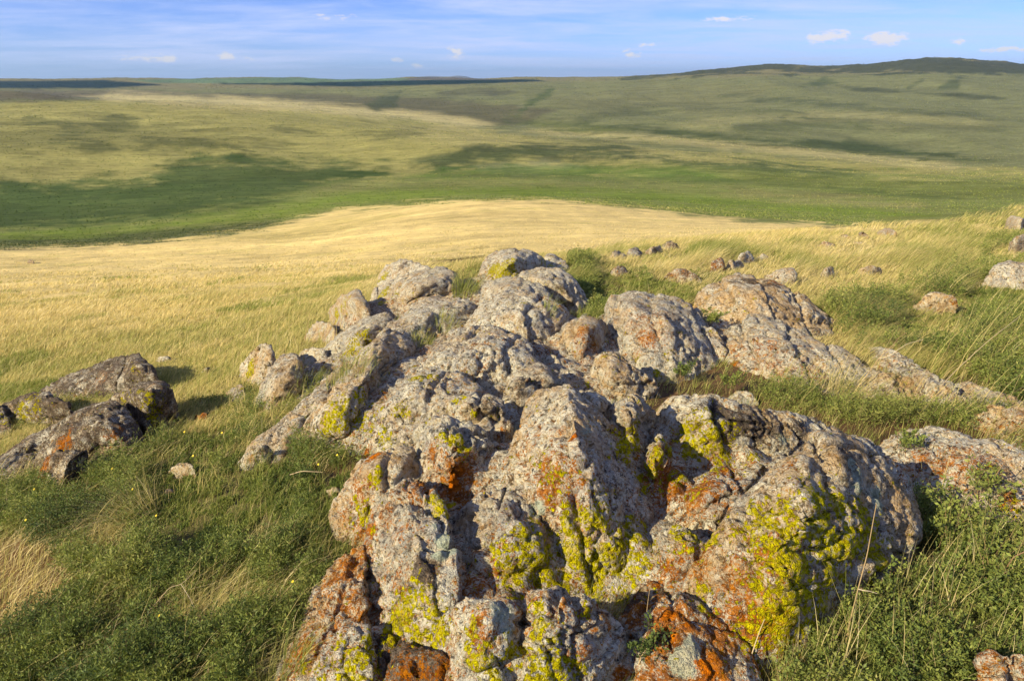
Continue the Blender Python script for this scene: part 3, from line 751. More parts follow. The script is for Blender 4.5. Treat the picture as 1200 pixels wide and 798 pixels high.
# lichen and stain patches: pixel u, v, radius px, strength
YELLOW = [(650,560,22,.5),(625,535,16,.4),(668,540,12,.4),(612,655,30,1),(640,665,34,1),(672,640,26,1),(700,650,34,1),(730,655,28,1),(745,630,18,.8),(705,615,24,.8),(665,610,18,.8),(740,610,14,.5),
 (700,685,20,.9),(660,590,14,.5),(600,670,18,.8),
 (740,515,16,1),(732,525,12,.9),(750,500,10,.7),(770,530,13,1),(768,560,14,1),(775,510,8,.8),
 (800,505,12,.9),(830,512,22,1),(850,525,18,.9),(812,520,16,1),(795,560,12,.9),(785,520,9,.9),(838,545,18,.7),(808,570,12,.8),(885,530,8,1),(870,545,10,.5),
 (803,632,12,.7),(815,620,16,1),(830,628,10,1),(800,612,8,.6),
 (900,600,26,.9),(930,630,34,1),(960,610,30,1),(985,590,22,1),(975,650,34,1),(940,680,34,1),(900,690,24,.8),(920,730,34,1),(960,720,24,1),(885,650,20,.8),(1000,640,26,1),(1020,625,22,1),(1035,665,18,1),(960,570,16,.8),(1010,600,16,.9),(880,740,22,.9),(930,755,18,1),(1045,640,12,.8),(990,680,14,.7),(820,690,10,.9),(830,712,8,.9),(860,640,10,.3),
 (630,730,16,1),(622,705,10,.9),(640,755,16,1),(655,780,20,.9),(620,785,18,.9),(585,790,16,1),(560,780,18,1),(545,745,14,.9),(600,765,14,1),(680,785,14,.7),(690,715,10,.5),
 (480,700,16,1),(500,715,16,1),(470,720,18,1),(460,730,14,1),(510,740,16,1),(490,745,14,.9),(445,715,10,.6),(440,690,8,.5),(520,700,8,.8),(453,745,12,.9),(440,655,8,.6),
 (420,765,18,1),(410,790,18,1),(430,790,12,1),(370,785,10,.7),(400,750,10,.6),(360,775,8,.5),
 (425,600,12,1),(415,590,10,.9),(432,620,8,.8),(408,610,8,.6),
 (530,512,12,1.1),(545,520,12,1.1),(520,505,8,1),(518,590,10,1),(512,580,8,.9),(535,590,8,.8),(440,560,10,.7),(447,555,6,1),
 (495,438,13,1.1),(485,437,8,1),(450,500,8,.9),(448,512,8,.9),(475,475,14,.6),(530,468,10,.6),(540,460,8,.5),(465,480,9,.5),(556,488,5,1),
 (385,490,18,.9),(405,480,20,.9),(425,465,14,.7),(372,505,10,.6),(395,505,16,.6),(430,485,14,.6),
 (585,316,13,1.3),(576,310,8,1.1),(590,308,8,1),(648,307,7,.6),(642,302,6,.8),(614,350,7,.5),
 (446,322,7,1.1),(445,338,8,1.1),(448,350,8,.9),(460,340,8,.5),(389,372,9,1.1),(396,362,8,.8),(400,355,8,.6),(412,403,14,.8),(400,410,10,.7),(430,391,9,.9),(422,410,10,.6),
 (291,424,8,1.3),(288,430,6,1),
 (725,410,10,.6),(740,418,8,.4),(783,412,6,.5),(690,445,8,.7),(772,432,6,.4),
 (140,460,10,.6),(165,470,14,.5),(185,480,12,.7),(20,482,14,.8),(40,485,10,.5),(150,430,6,.5),(60,505,6,.4),
 (1180,590,10,.6),(1190,575,8,.4),(750,465,6,.3),(495,320,8,.3),(530,605,8,.5)]
RUST = [(350,760,24,.7),(395,670,22,.7),(560,690,26,.6),(530,640,20,.45),(615,700,22,.6),(690,760,22,.5),(860,655,26,.5),(900,735,30,.6),(935,650,22,.4),(445,600,18,.5),(415,570,20,.6),(790,560,30,.8),(815,572,24,.8),(845,548,20,.7),(880,735,34,.8),(850,740,26,.8),(815,655,20,.6),(780,670,22,.7),(900,650,30,.5),(860,690,26,.6),(640,560,34,.7),(610,520,26,.4),(575,660,24,.5),(500,560,26,.8),(535,565,24,1),(470,620,20,.4),(455,690,24,.5),(400,700,40,.6),(385,740,34,.5),(430,625,18,.8),(405,655,22,.8),(480,785,40,.6),(520,785,24,.6),(745,715,26,.7),(785,715,24,1),(560,745,22,.6),(700,740,20,.4),(655,705,18,.5),(700,600,30,.3),(740,585,20,.3),(1100,540,30,.5),(1150,535,24,.5),(1060,550,16,.5),(760,365,26,.4),(900,400,30,.4),(950,430,24,.4),(545,550,22,.9),(525,560,20,.9),(530,575,16,.8),(500,530,14,.6),(812,765,20,1.3),(785,740,20,1),(770,720,16,.8),(840,770,18,.9),(835,790,22,1.1),(770,790,18,.9),(800,725,12,1),(730,790,8,1.2),(795,660,24,.5),(820,680,16,.5),
 (830,560,26,.6),(800,550,18,.6),(840,535,16,.5),(640,575,26,.5),(650,545,18,.5),(600,640,16,.4),(560,640,16,.35),(580,620,16,.3),(410,640,20,.7),(420,625,16,.7),(400,600,12,.5),(395,690,22,.45),(410,710,14,.6),(425,700,16,.7),(350,730,16,.3),(440,718,14,.6),(470,690,10,.4),
 (435,530,8,1.3),(428,528,6,1),(666,508,6,1.4),(655,500,10,.4),(645,345,14,.5),(660,355,10,.5),(680,385,14,.6),(690,410,12,.5),(700,405,10,.7),(760,390,16,.6),(755,395,12,.5),(745,365,10,.4),(720,370,8,.4),(550,400,14,.4),(600,390,20,.35),(580,430,20,.3),(520,440,20,.35),(905,425,20,.4),(860,405,18,.4),(885,395,16,.4),(920,440,16,.4),(950,420,10,.3),(1040,420,14,.4),(855,425,6,1.2),(925,540,12,.4),(850,590,16,.4),(860,620,12,.3),(880,720,26,.6),(900,660,24,.4),(870,680,22,.5),(930,560,14,.3),(1080,530,14,.6),(1110,520,12,.4),(1065,545,10,.6),(1130,545,14,.5),(1160,560,10,.5),(1180,580,12,.5),(560,720,14,.6),(550,735,12,.6),(540,705,8,.6),(705,705,12,.5),(715,730,12,.4),(690,770,18,.3),(655,700,10,.4),
 (70,515,10,.9),(45,545,10,.9),(130,510,10,.5),(115,440,10,.3),(90,465,8,.4),(310,490,10,.2),(450,345,6,.3),(560,315,8,.3),(1117,357,4,.6),(912,325,8,.7),(515,530,10,.5),(585,500,10,.5),(745,640,16,.3)]
DARK = [(855,478,26,.8),(890,492,24,.9),(830,470,16,.5),(910,505,18,.8),(870,500,16,.7),(810,550,16,.5),(940,500,16,.6),(490,660,12,1.2),(485,595,8,.9),(640,590,20,.3),(720,560,26,.4),(890,325,14,.9),(905,328,10,.8),(870,325,8,.6),(620,445,22,.5),(560,470,20,.5),(640,410,10,.5),(660,330,14,.4),(420,450,16,.3),(440,440,12,.3),(470,305,10,.6),(610,290,12,.4),(330,425,14,.4),(275,462,12,.6),(140,490,24,.5),(110,520,24,.5),(60,525,20,.4),(170,490,14,.6),(430,785,24,.5),(470,780,24,.5),(1000,545,20,.6),(1030,560,20,.5),(990,520,14,.5),(1040,600,18,.4),(1150,545,16,.5),(690,720,14,.5),(560,640,10,.3),(750,350,12,.3),(800,365,16,.4),(930,360,16,.4),(960,385,12,.5),(800,580,10,.6),(775,690,20,.5)]
MINT = [(512,640,10,1.2),(520,625,10,1.1),(505,610,8,.7),(530,640,8,1),(590,720,14,.9),(600,735,12,.8),(560,590,12,.5),(625,590,10,.8),(880,520,10,.5),(1010,560,16,.8),(1030,580,16,.8),(1000,540,10,.6),(920,510,12,.5),(1070,560,12,.6),(862,590,10,.5),(800,770,12,1.5),(815,752,10,1.3),(690,500,12,.5),(300,440,8,.5)]

def hull_planes(pts):
    bm = bmesh.new()
    for p in pts:
        bm.verts.new(p)
    r = bmesh.ops.convex_hull(bm, input=bm.verts[:])
    bmesh.ops.delete(bm, geom=list({g for g in r['geom_interior'] if isinstance(g, bmesh.types.BMVert)}), context='VERTS')
    bm.normal_update()
    pl = []
    for f in bm.faces:
        if f.calc_area() > 1e-7:
            pl.append((f.calc_area(), np.array(f.normal), np.array(f.verts[0].co)))
    V = np.array([v.co for v in bm.verts])
    bm.free()
    pl.sort(key=lambda a: -a[0])
    N, D = [], []
    for a, n, c in pl:
        if all(n @ m < .985 for m in N):
            N.append(n)
            D.append(n @ c)
    return V, np.array(N), np.array(D)

def cube_sphere(n):
    g = np.tan(np.linspace(-math.pi / 4, math.pi / 4, n + 1))
    V, Q, k = [], [], 0
    a, b = np.meshgrid(g, g, indexing='ij')
    o = np.ones_like(a)
    for ax in range(3):
        for s in (1, -1):
            c = [a, b]
            c.insert(ax, o * s)
            P = np.stack(c, -1).reshape(-1, 3)
            idx = np.arange((n + 1) ** 2).reshape(n + 1, n + 1) + k
            q = np.stack([idx[:-1, :-1], idx[1:, :-1], idx[1:, 1:], idx[:-1, 1:]], -1).reshape(-1, 4)
            if (s > 0) == (ax == 1):
                q = q[:, ::-1]
            V.append(P)
            Q.append(q)
            k += len(P)
    V = np.concatenate(V)
    V /= np.linalg.norm(V, axis=1, keepdims=True)
    Q = np.concatenate(Q)
    key = np.round(V * 1e5).astype(np.int64)
    _, first, inv = np.unique(key, axis=0, return_index=True, return_inverse=True)
    return V[first], inv.ravel()[Q]

def vnormals(V, Q):
    n = np.cross(V[Q[:, 2]] - V[Q[:, 0]], V[Q[:, 3]] - V[Q[:, 1]])
    out = np.zeros_like(V)
    for k in range(4):
        np.add.at(out, Q[:, k], n)
    return out / (np.linalg.norm(out, axis=1, keepdims=True) + 1e-12)

_cs = {}
HS = .9
LOWP = 1.0
def make_rock(kind, pts, inner, opt):
    hs = HS * float(opt.get('tall', .80))
    if kind == 'flat_rock':
        hs *= .9
    if kind == 'stone':
        vv = [p[1] for p in pts]
        hm = max(p[2] for p in pts)
        far = np.linalg.norm(hit(pts[0][0], max(vv)))
        hs = min(1.5, .85 * (max(vv) - min(vv)) * far / F / hm)
    P = [hit(u, v, h * hs) for u, v, h in pts + inner]
    # a corner that looks past the brow of the slope stays with its rock
    tt = np.array([np.linalg.norm(p) for p in P])
    hh = np.array([p[2] for p in pts + inner])
    foot = np.median(tt[hh <= np.median(hh)])
    wid = (max(p[0] for p in pts) - min(p[0] for p in pts)) * foot / F
    lim = foot + .9 * wid + .25
    P = [p * min(1.0, lim / t) for p, t in zip(P, tt)]
    dist = float(np.mean([np.linalg.norm(p) for p in P]))
    low = []
    for (u, v, h), p in zip(pts, P):
        back = p[:2] / np.linalg.norm(p[:2])
        g = float(G(p[0], p[1]))
        low.append(np.array([p[0] + back[0] * .06 * (h > .1), p[1] + back[1] * .06 * (h > .1), min(g, p[2]) - .12]))
        if h > .18:                                     # the far side slopes off behind the crest
            low.append(np.array([p[0] + back[0] * h * .55, p[1] + back[1] * h * .55, g - .1]))
    H, N, D = hull_planes([Vector(p) for p in P + low])
    c = H.mean(0) * .5 + (H.max(0) + H.min(0)) * .25
    w, E = np.linalg.eigh(np.cov((H - c).T))
    A = E * np.sqrt(np.maximum(w, (w.max() * .05)))
    us = [p[0] for p in pts]
    vs = [p[1] for p in pts]
    size_px = max(max(us) - min(us), max(vs) - min(vs)) * .853
    n = int(np.clip(size_px / 2 / 1.45, 7, 110))
    if n not in _cs:
        _cs[n] = cube_sphere(n)
    S, Q = _cs[n]
    dirs = S @ A.T
    dirs /= np.linalg.norm(dirs, axis=1, keepdims=True)
    dd = D - N @ c
    # natural joints: chips cut off by planes of three joint sets shared by the outcrop
    lr = np.random.default_rng(abs(hash((round(pts[0][0]), round(pts[0][1]), len(pts)))) % 2**31)
    joints = np.array([(-.55, -.35, .75), (.75, -.30, .60), (-.80, -.60, .10), (.20, -.85, .45), (.50, .10, .85), (-.15, .35, .92)])
    sup = (H - c)
    for j in joints[lr.permutation(6)[:5]]:
        nn = j + lr.normal(0, .22, 3)
        nn /= np.linalg.norm(nn)
        ext = np.sort(sup @ nn)[::-1]
        N = np.concatenate([N, nn[None]])
        dd = np.append(dd, ext[0] * lr.uniform(.86, .97))
    acc, acc2 = np.zeros(len(dirs)), np.zeros(len(dirs))
    kp = (opt.get('p', 13) + (8 if opt.get('low') else 0)) / 13 * LOWP
    for nn, d in zip(N, dd):
        cs = np.maximum(dirs @ nn, 0) / max(d, 1e-3)
        acc += cs ** (34 * kp)
        acc2 += cs ** 12
    V = c + dirs * (.7 * 1.055 * acc ** (-1 / (34 * kp)) + .3 * 1.12 * acc2 ** (-1 / 12))[:, None]
    if np.linalg.det(A) < 0:
        Q = Q[:, ::-1]
    sz = min(1.0, np.ptp(H, axis=0).max() / .5)        # displacement follows the rock's size
    nv = vnormals(V, Q)
    # foliation planes shared by the whole outcrop: elongated along a tilted direction
    fol = V @ np.array([[.86, .35, -.37], [-.28, .93, .24], [.43, -.10, .90]]).T
    big = fbm(V * 4.2 + 7, 2)
    d = .016 * sz * big
    d1, d2, _ = worley(fol * np.array([5.5, 3.6, 7.0]) + .35 * np.stack([noise(V * 9), noise(V * 9 + 31), noise(V * 9 + 63)], 1), 3)
    d += sz * (.020 * np.minimum(d2 - d1, .16) / .16 - .016)
    lay = fol[:, 2] * 9 + .7 * noise(V * 3.3 + 11)
    st = lay - np.floor(lay)
    d += .010 * sz * (sstep(.55, .95, st) - st) * (.5 + .5 * sstep(-.2, .4, noise(V * 2.7 + 44)))
    # two joint sets that run through the whole outcrop: open cracks, and blocks between them offset a little
    for k, (nn, sp, w, dep) in enumerate((((.94, -.17, .30), .27, .011, .034), ((-.25, .80, .54), .36, .010, .028), ((.62, .55, -.56), .55, .012, .03))):
        qj = V @ (np.array(nn) / np.linalg.norm(nn)) / sp + .22 * noise(V * 1.9 + 7 * k) + .05 * noise(V * 9 + k)
        cell = np.floor(qj)
        fr = qj - cell
        dj = np.minimum(fr, 1 - fr) * sp
        gate = sstep(-.25, .15, noise(V * 1.6 + 60 + 9 * k))
        hsh = np.modf(np.abs(np.sin(cell * 12.9898 + k * 4.1) * 43758.5453))[0]
        d += sz * gate * ((hsh - .5) * .030 - dep * np.exp(-(dj / w) ** 2))
    V = V + nv * d[:, None]
    nv = vnormals(V, Q)
    px = dist / F / .853
    rid = 1 - np.abs(fbm(fol * np.array([7, 4.5, 11]) + 3, 3))
    d = -.026 * sz * sstep(.86, .99, rid) * sstep(-.1, .5, noise(V * 3.1 + 20))
    d += .006 * sz * fbm(V * 15, 3, .6)
    w1, w2, _ = worley(V * 22 + .3 * np.stack([noise(V * 40), noise(V * 40 + 9), noise(V * 40 + 5)], 1), 5)
    d += .0042 * sz * (.45 - np.minimum(w1, .9))
    pit = sstep(.28, .55, noise(V * 26 + 50))
    d -= .006 * sz * pit
    if px < .006:
        d += .0042 * fbm(V * 75, 2, .6)
        w1, w2, _ = worley(V * 95, 6)
        d += .0042 * (.5 - np.minimum(w1, 1))
    V = V + nv * d[:, None]
    return V, Q, dist

BED = [(230, 1000), (300, 790), (380, 640), (400, 560), (300, 560), (262, 500), (290, 440), (370, 370), (440, 300), (580, 280), (670, 300), (700, 340), (740, 325), (820, 340), (870, 310), (980, 370), (1110, 430), (1240, 490), (1180, 510), (1060, 480), (960, 470), (900, 470), (960, 495), (1060, 495), (1200, 520), (1280, 570), (1240, 630), (1090, 590), (1062, 650), (955, 765), (890, 790), (880, 1000)]
def shifted(A, fn, r):
    out = A.copy()
    for i in range(-r, r + 1):
        for j in range(-r, r + 1):
            if i * i + j * j <= r * r + 1:
                out = fn(out, np.roll(np.roll(A, i, 0), j, 1))
    return out

def make_bedrock():
    """the parent rock that fills the narrow joints between the boulders"""
    res = .02
    xs, ys = np.arange(-3.2, 4.6, res), np.arange(.8, 8.8, res)
    X, Y = np.meshgrid(xs, ys, indexing='ij')
    g = G(X, Y)
    top = g.copy()
    for r in ROCKSET:
        if r[2] == OUT:
            V = r[3]
            a, b = ((V[:, 0] - xs[0]) / res).astype(int), ((V[:, 1] - ys[0]) / res).astype(int)
            ok = (a > 0) & (a < len(xs) - 1) & (b > 0) & (b < len(ys) - 1)
            np.maximum.at(top, (a[ok], b[ok]), V[ok, 2])
    med = np.sort(np.stack([np.roll(np.roll(top, i, 0), j, 1) for i in (-1, 0, 1) for j in (-1, 0, 1)]), 0)
    top = np.where(top <= g + 1e-6, med[6], top)
    top[:14], top[-14:], top[:, :14], top[:, -14:] = g[:14], g[-14:], g[:, :14], g[:, -14:]
    top = np.maximum(top - g, 0)
    cl = shifted(shifted(top, np.maximum, 6), np.minimum, 6)
    cl2 = shifted(shifted(top, np.maximum, 13), np.minimum, 13)
    cl = np.where((Y > 3.1) | ((X > .95) & (Y > 2.2)), cl2 - .03, cl) + g
    for _ in range(3):
        cl = (cl + np.roll(cl, 1, 0) + np.roll(cl, -1, 0) + np.roll(cl, 1, 1) + np.roll(cl, -1, 1)) / 5
    P = np.stack([X.ravel(), Y.ravel(), cl.ravel()], 1)
    u, v, d = project(np.stack([X.ravel(), Y.ravel(), g.ravel()], 1))
    sd = poly_sd(u, v, BED)
    w1, w2, _ = worley(P * np.array([9, 7, 5]) + .3, 9)
    P[:, 2] += -.105 + .022 * fbm(P * 9, 4) + .03 * (np.minimum(w2 - w1, .4) / .4 - .5) + .006 * noise(P * 45)
    P[:, 2] = np.where(sd > 0, P[:, 2], g.ravel() - .08)
    inner = np.zeros(X.shape, bool)
    inner[18:-18, 18:-18] = True
    keep = inner.ravel() & (sd > -8) & (cl.ravel() > g.ravel() + .035)
    idx = np.arange(X.size).reshape(X.shape)
    q = np.stack([idx[:-1, :-1], idx[1:, :-1], idx[1:, 1:], idx[:-1, 1:]], -1).reshape(-1, 4)
    q = q[keep[q].all(1)]
    us = np.unique(q)
    mp = np.zeros(len(P), int)
    mp[us] = np.arange(len(us))
    return ['bedrock', 'rough rusty bedrock showing in the cracks between all the boulders', OUT, P[us], mp[q], 3.0, dict(brown=.30, rust=.32)]

ROCKSET = []
def build_rocks():
    m = rock_material()
    for kind, label, grp, pts, inner, opt in ROCKS:
        V, Q, dist = make_rock(kind, pts, inner, opt)
        ROCKSET.append([kind, label, grp, V, Q, dist, opt])
    ROCKSET.append(make_bedrock())
    allV = np.concatenate([r[3] for r in ROCKSET])
    U, Vv, Dp = project(allV)
    own = np.concatenate([np.full(len(r[3]), i) for i, r in enumerate(ROCKSET)])
    def field(blobs, salt):
        out = np.zeros(len(allV), np.float32)
        wob = .5 * noise(allV * 14 + salt) + .3 * noise(allV * 37 + salt)
        for u, v, r, s in blobs:
            near = (abs(U - u) < 5) & (abs(Vv - v) < 5)
            if not near.any():
                continue
            k = np.flatnonzero(near)
            P = allV[k[np.argmin(Dp[k])]]
            rw = r * np.linalg.norm(P) / F * 1.2
            dd = np.linalg.norm(allV - P, axis=1) / rw
            sel = dd < 1.8
            out[sel] = np.maximum(out[sel], s * np.clip(1.1 - .62 * dd[sel] + .42 * wob[sel], 0, 1.1))
        return out
    fy, fr, fd, fm = field(YELLOW, 1), field(RUST, 40), field(DARK, 80), field(MINT, 120)
    k = 0
    for r in ROCKSET:
        kind, label, grp, V, Q, dist, opt = r
        n = len(V)
        y, ru, da, mi = (f[k:k + n].copy() for f in (fy, fr, fd, fm))
        k += n
        ru = np.maximum(ru, opt.get('rust', 0) * (.8 + .4 * noise(V * 8)))
        if grp == LOW:
            da = np.maximum(da, .60 + .25 * noise(V * 4))
        da = np.maximum(da, opt.get('brown', 0) * (.8 + .4 * noise(V * 8)))
        # raised lichen cushions
        nv = vnormals(V, Q)
        cush = sstep(.45, .75, y + .5 * noise(V * 30))
        w1, _, _ = worley(V * 55, 8)
        V = V + nv * (cush * (.004 + .007 * (.6 - np.minimum(w1, 1))) * min(1, 3.5 / dist + .2))[:, None]
        r[3] = V
        o = mesh(kind, V - V.mean(0) * [1, 1, 0] - [0, 0, V[:, 2].min()], Q, m, {'yellow': y, 'rust': ru, 'dark': da, 'mint': mi})
        o.location = V.mean(0) * [1, 1, 0] + [0, 0, V[:, 2].min()]
        tag(o, label, 'rock' if kind != 'stone' else 'stone', grp)

def rock_material():
    m, t = material('lichened_rock')
    P = t.new('ShaderNodeNewGeometry').outputs['Position']
    wob = t.new('ShaderNodeVectorMath', operation='MULTIPLY_ADD')
    t.link(t.noise(P, 55, 3, .6)[1], wob.inputs[0])
    wob.inputs[1].default_value = (.026, .026, .026)
    t.link(P, wob.inputs[2])
    W = wob.outputs[0]
    v1 = t.vor(W, 46)        # crusts of a couple of centimetres
    v2 = t.vor(W, 105)       # a centimetre
    v3 = t.vor(W, 230)       # grains
    big = t.noise(P, 3.2, 5, .6)[0]
    mid = t.noise(P, 13, 6, .65)[0]
    fine = t.noise(P, 120, 5, .7)[0]
    tone = t.noise(P, 7, 5, .65)[0]
    crust = t.ramp(v1.outputs['Color'], [(0, (.13, .11, .085)), (.10, (.40, .335, .225)), (.28, (.50, .475, .39)), (.54, (.35, .338, .29)), (.66, (.55, .525, .44)), (.86, (.38, .235, .115)), (.94, (.23, .225, .19))], 'CONSTANT')
    crust2 = t.ramp(v2.outputs['Color'], [(0, (.05, .044, .036)), (.15, (.35, .25, .14)), (.28, (.52, .495, .405)), (.54, (.30, .29, .25)), (.66, (.60, .575, .485)), (.88, (.33, .15, .055))], 'CONSTANT')
    c = t.mix(t.step(fine, .35, .62), crust, crust2)
    # bare rock between crusts: pinkish brown
    bare = t.ramp(t.noise(P, 60, 5, .7)[0], [(.3, (.16, .072, .034)), (.5, (.36, .21, .095)), (.7, (.49, .37, .21))])
    pinkm = t.step(t.math('ADD', t.math('MULTIPLY', big, .9), t.math('MULTIPLY', mid, .75)), .76, .98)
    c = t.mix(t.math('MULTIPLY', pinkm, .42), c, bare)
    # ashy darker crusts and paler crusts in hand-sized patches
    c = t.mix(t.math('MULTIPLY', t.step(tone, .54, .64), .55), c, t.mix(v2.outputs['Color'], (.15, .145, .14), (.34, .325, .30)))
    c = t.mix(t.math('MULTIPLY', t.step(tone, .46, .38), .35), c, (.56, .52, .41))
    # black specks
    sp = t.step(t.noise(P, 31, 6, .78)[0], .555, .620)
    c = t.mix(t.math('MULTIPLY', sp, .88), c, (.035, .031, .028))
    spo = t.step(t.noise(W, 27, 6, .78)[0], .57, .65)
    c = t.mix(t.math('MULTIPLY', spo, .75), c, (.30, .14, .05))
    # every rock weathers a little differently: greyer, browner, paler
    rnd = t.new('ShaderNodeObjectInfo').outputs['Random']
    c = t.mix(t.math('MULTIPLY', t.step(t.math('ADD', t.math('MULTIPLY', rnd, .30), t.math('MULTIPLY', t.noise(P, 4.5, 6, .7)[0], 1.1)), .68, .94), .34), c, t.mix(fine, (.13, .125, .11), (.33, .315, .275)))
    och = t.step(t.math('ADD', t.math('MULTIPLY', t.math('FRACT', t.math('MULTIPLY', rnd, 7.31)), .22), t.math('MULTIPLY', t.noise(P, 5.5, 7, .75)[0], 1.2)), .70, .90)
    c = t.mix(t.math('MULTIPLY', och, .55), c, t.mix(t.noise(P, 70, 4, .7)[0], (.26, .12, .045), (.52, .36, .18)))
    # dark bluish crust
    dk = t.attr('dark').outputs['Fac']
    dm = t.step(t.math('ADD', dk, t.math('MULTIPLY', t.math('SUBTRACT', t.math('ADD', mid, fine), 1.0), 1.7)), .28, .62)
    dcol = t.ramp(t.noise(P, 45, 5, .7)[0], [(.35, (.028, .024, .021)), (.52, (.080, .060, .046)), (.66, (.20, .165, .135))])
    c = t.mix(t.math('MULTIPLY', dm, .92), c, dcol)
    # rust
    rk = t.attr('rust').outputs['Fac']
    rm = t.step(t.math('ADD', rk, t.math('MULTIPLY', t.math('SUBTRACT', t.math('ADD', t.noise(W, 30, 5, .75)[0], fine), 1.0), 2.4)), .30, .70)
    rcol = t.ramp(t.noise(P, 40, 6, .75)[0], [(.32, (.085, .028, .014)), (.48, (.26, .088, .030)), (.62, (.42, .165, .048)), (.75, (.40, .22, .12))])
    hot = t.step(rk, .75, 1.15)
    rcol = t.mix(hot, rcol, t.ramp(t.noise(P, 60, 5, .75)[0], [(.35, (.22, .045, .012)), (.5, (.52, .12, .018)), (.7, (.60, .20, .03))]))
    c = t.mix(t.math('MULTIPLY', rm, .9), c, rcol)
    # grey green crust
    mk = t.attr('mint').outputs['Fac']
    mm = t.step(t.math('ADD', mk, t.math('MULTIPLY', t.math('SUBTRACT', t.math('ADD', mid, fine), 1.0), 1.2)), .42, .62)
    c = t.mix(t.math('MULTIPLY', mm, .85), c, t.mix(fine, (.25, .30, .24), (.42, .45, .35)))
    # yellow leafy lichen
    yk = t.attr('yellow').outputs['Fac']
    v4 = t.vor(W, 62)
    v5 = t.vor(W, 150)
    yn = t.math('ADD', t.math('MULTIPLY', t.math('SUBTRACT', mid, .5), 2.1), t.math('MULTIPLY', t.math('SUBTRACT', t.noise(W, 34, 5, .7)[0], .5), 2.4))
    cell = t.math('MULTIPLY', t.math('SUBTRACT', .42, v4.outputs['Distance']), .8)
    ysum = t.math('ADD', t.math('ADD', yk, yn), cell)
    gap = t.step(t.math('ADD', v4.outputs['Distance'], t.math('MULTIPLY', fine, .25)), .60, .74)
    ym = t.math('MULTIPLY', t.step(ysum, .42, .60), t.math('SUBTRACT', 1.0, t.math('MULTIPLY', gap, .5)))
    # a thin scatter of yellow everywhere
    ys = t.step(t.math('ADD', t.math('MULTIPLY', t.noise(P, 24, 5, .7)[0], 1.0), t.math('MULTIPLY', big, .5)), .96, 1.02)
    ycol = t.ramp(t.math('ADD', t.math('MULTIPLY', t.noise(P, 85, 5, .75)[0], .8), t.math('MULTIPLY', v5.outputs['Color'], .22)), [(.34, (.07, .055, .010)), (.43, (.25, .20, .010)), (.53, (.43, .37, .013)), (.68, (.56, .51, .03))])
    ym2 = t.math('MAXIMUM', ym, t.math('MULTIPLY', ys, .75))
    c = t.mix(t.math('MULTIPLY', ym2, .95), c, ycol)
    b = t.new('ShaderNodeBsdfPrincipled')
    hv = t.new('ShaderNodeHueSaturation')
    hv.inputs['Hue'].default_value = .506
    hv.inputs['Saturation'].default_value = 1.17
    hv.inputs['Value'].default_value = 1.13
    t.link(c, hv.inputs['Color'])
    t.link(hv.outputs[0], b.inputs['Base Color'])
    b.inputs['Roughness'].default_value = .92
    b.inputs['Specular IOR Level'].default_value = .12
    h = t.math('ADD', t.math('MULTIPLY', v1.outputs['Distance'], -.8), t.math('ADD', t.math('MULTIPLY', v2.outputs['Distance'], -.6), t.math('MULTIPLY', fine, 1.0)))
    h = t.math('ADD', h, t.math('MULTIPLY', v3.outputs['Distance'], -.35))
    h = t.math('ADD', h, t.math('MULTIPLY', t.math('SUBTRACT', 1.0, v5.outputs['Distance']), t.math('MULTIPLY', ym, .9)))
    h = t.math('SUBTRACT', h, t.math('MULTIPLY', sp, .75))
    bp = t.new('ShaderNodeBump')
    bp.inputs['Strength'].default_value = 1.0
    bp.inputs['Distance'].default_value = .012
    t.link(h, bp.inputs['Height'])
    t.link(bp.outputs[0], b.inputs['Normal'])
    out = t.new('ShaderNodeOutputMaterial')
    t.link(b.outputs[0], out.inputs[0])
    return m
# ------------------------------------------------------------------ plants
OX0, OY0, ORES = -10.0, .4, .02
def build_occ():
    global OCC
    OCC = np.full((1450, 1250), -99.0, np.float32)      # x, y
    for r in ROCKSET:
        V = r[3]
        i = ((V[:, 0] - OX0) / ORES).astype(int)
        j = ((V[:, 1] - OY0) / ORES).astype(int)
        ok = (i > 0) & (i < OCC.shape[0] - 1) & (j > 0) & (j < OCC.shape[1] - 1)
        np.maximum.at(OCC, (i[ok], j[ok]), V[ok, 2].astype(np.float32))
    for ax in (0, 1, 0, 1):
        A = OCC.copy()
        for s in (1, -1):
            A = np.maximum(A, np.roll(OCC, s, ax))
        hole = OCC < -50
        OCC[hole] = A[hole]

def top_z(x, y):
    i = np.clip(((np.asarray(x) - OX0) / ORES).astype(int), 0, OCC.shape[0] - 1)
    j = np.clip(((np.asarray(y) - OY0) / ORES).astype(int), 0, OCC.shape[1] - 1)
    inside = (np.asarray(x) > OX0) & (np.asarray(x) < OX0 + 1449 * ORES) & (np.asarray(y) > OY0) & (np.asarray(y) < OY0 + 1249 * ORES)
    return np.where(inside, OCC[i, j], -99.0)

def spread(n, y0, y1, poly=None, a0=-.95, a1=.95, soft=8, nz=10, margin=.03, on_rock=False):
    """points on open ground, about evenly dense in the view; kept inside the traced patch"""
    ly = rng.uniform(math.log(y0), math.log(y1), n)
    y = np.exp(ly)
    x = rng.uniform(a0, a1, n) * y
    z = G(x, y)
    s = np.abs(z / y)
    keep = rng.random(n) < s / s.max() if n else np.zeros(0, bool)
    x, y, z = x[keep], y[keep], z[keep]
    P = np.stack([x, y, z], 1)
    if poly is not None:
        u, v, d = project(P)
        sd = poly_sd(u, v, poly) + nz * fbm(P * np.array([2.2, 2.2, 0]) / (.4 + .12 * d[:, None]), 3)
        k = rng.random(len(P)) < sstep(-soft, soft, sd)
        P = P[k]
    if not on_rock:
        P = P[top_z(P[:, 0], P[:, 1]) < P[:, 2] + margin]
    return P

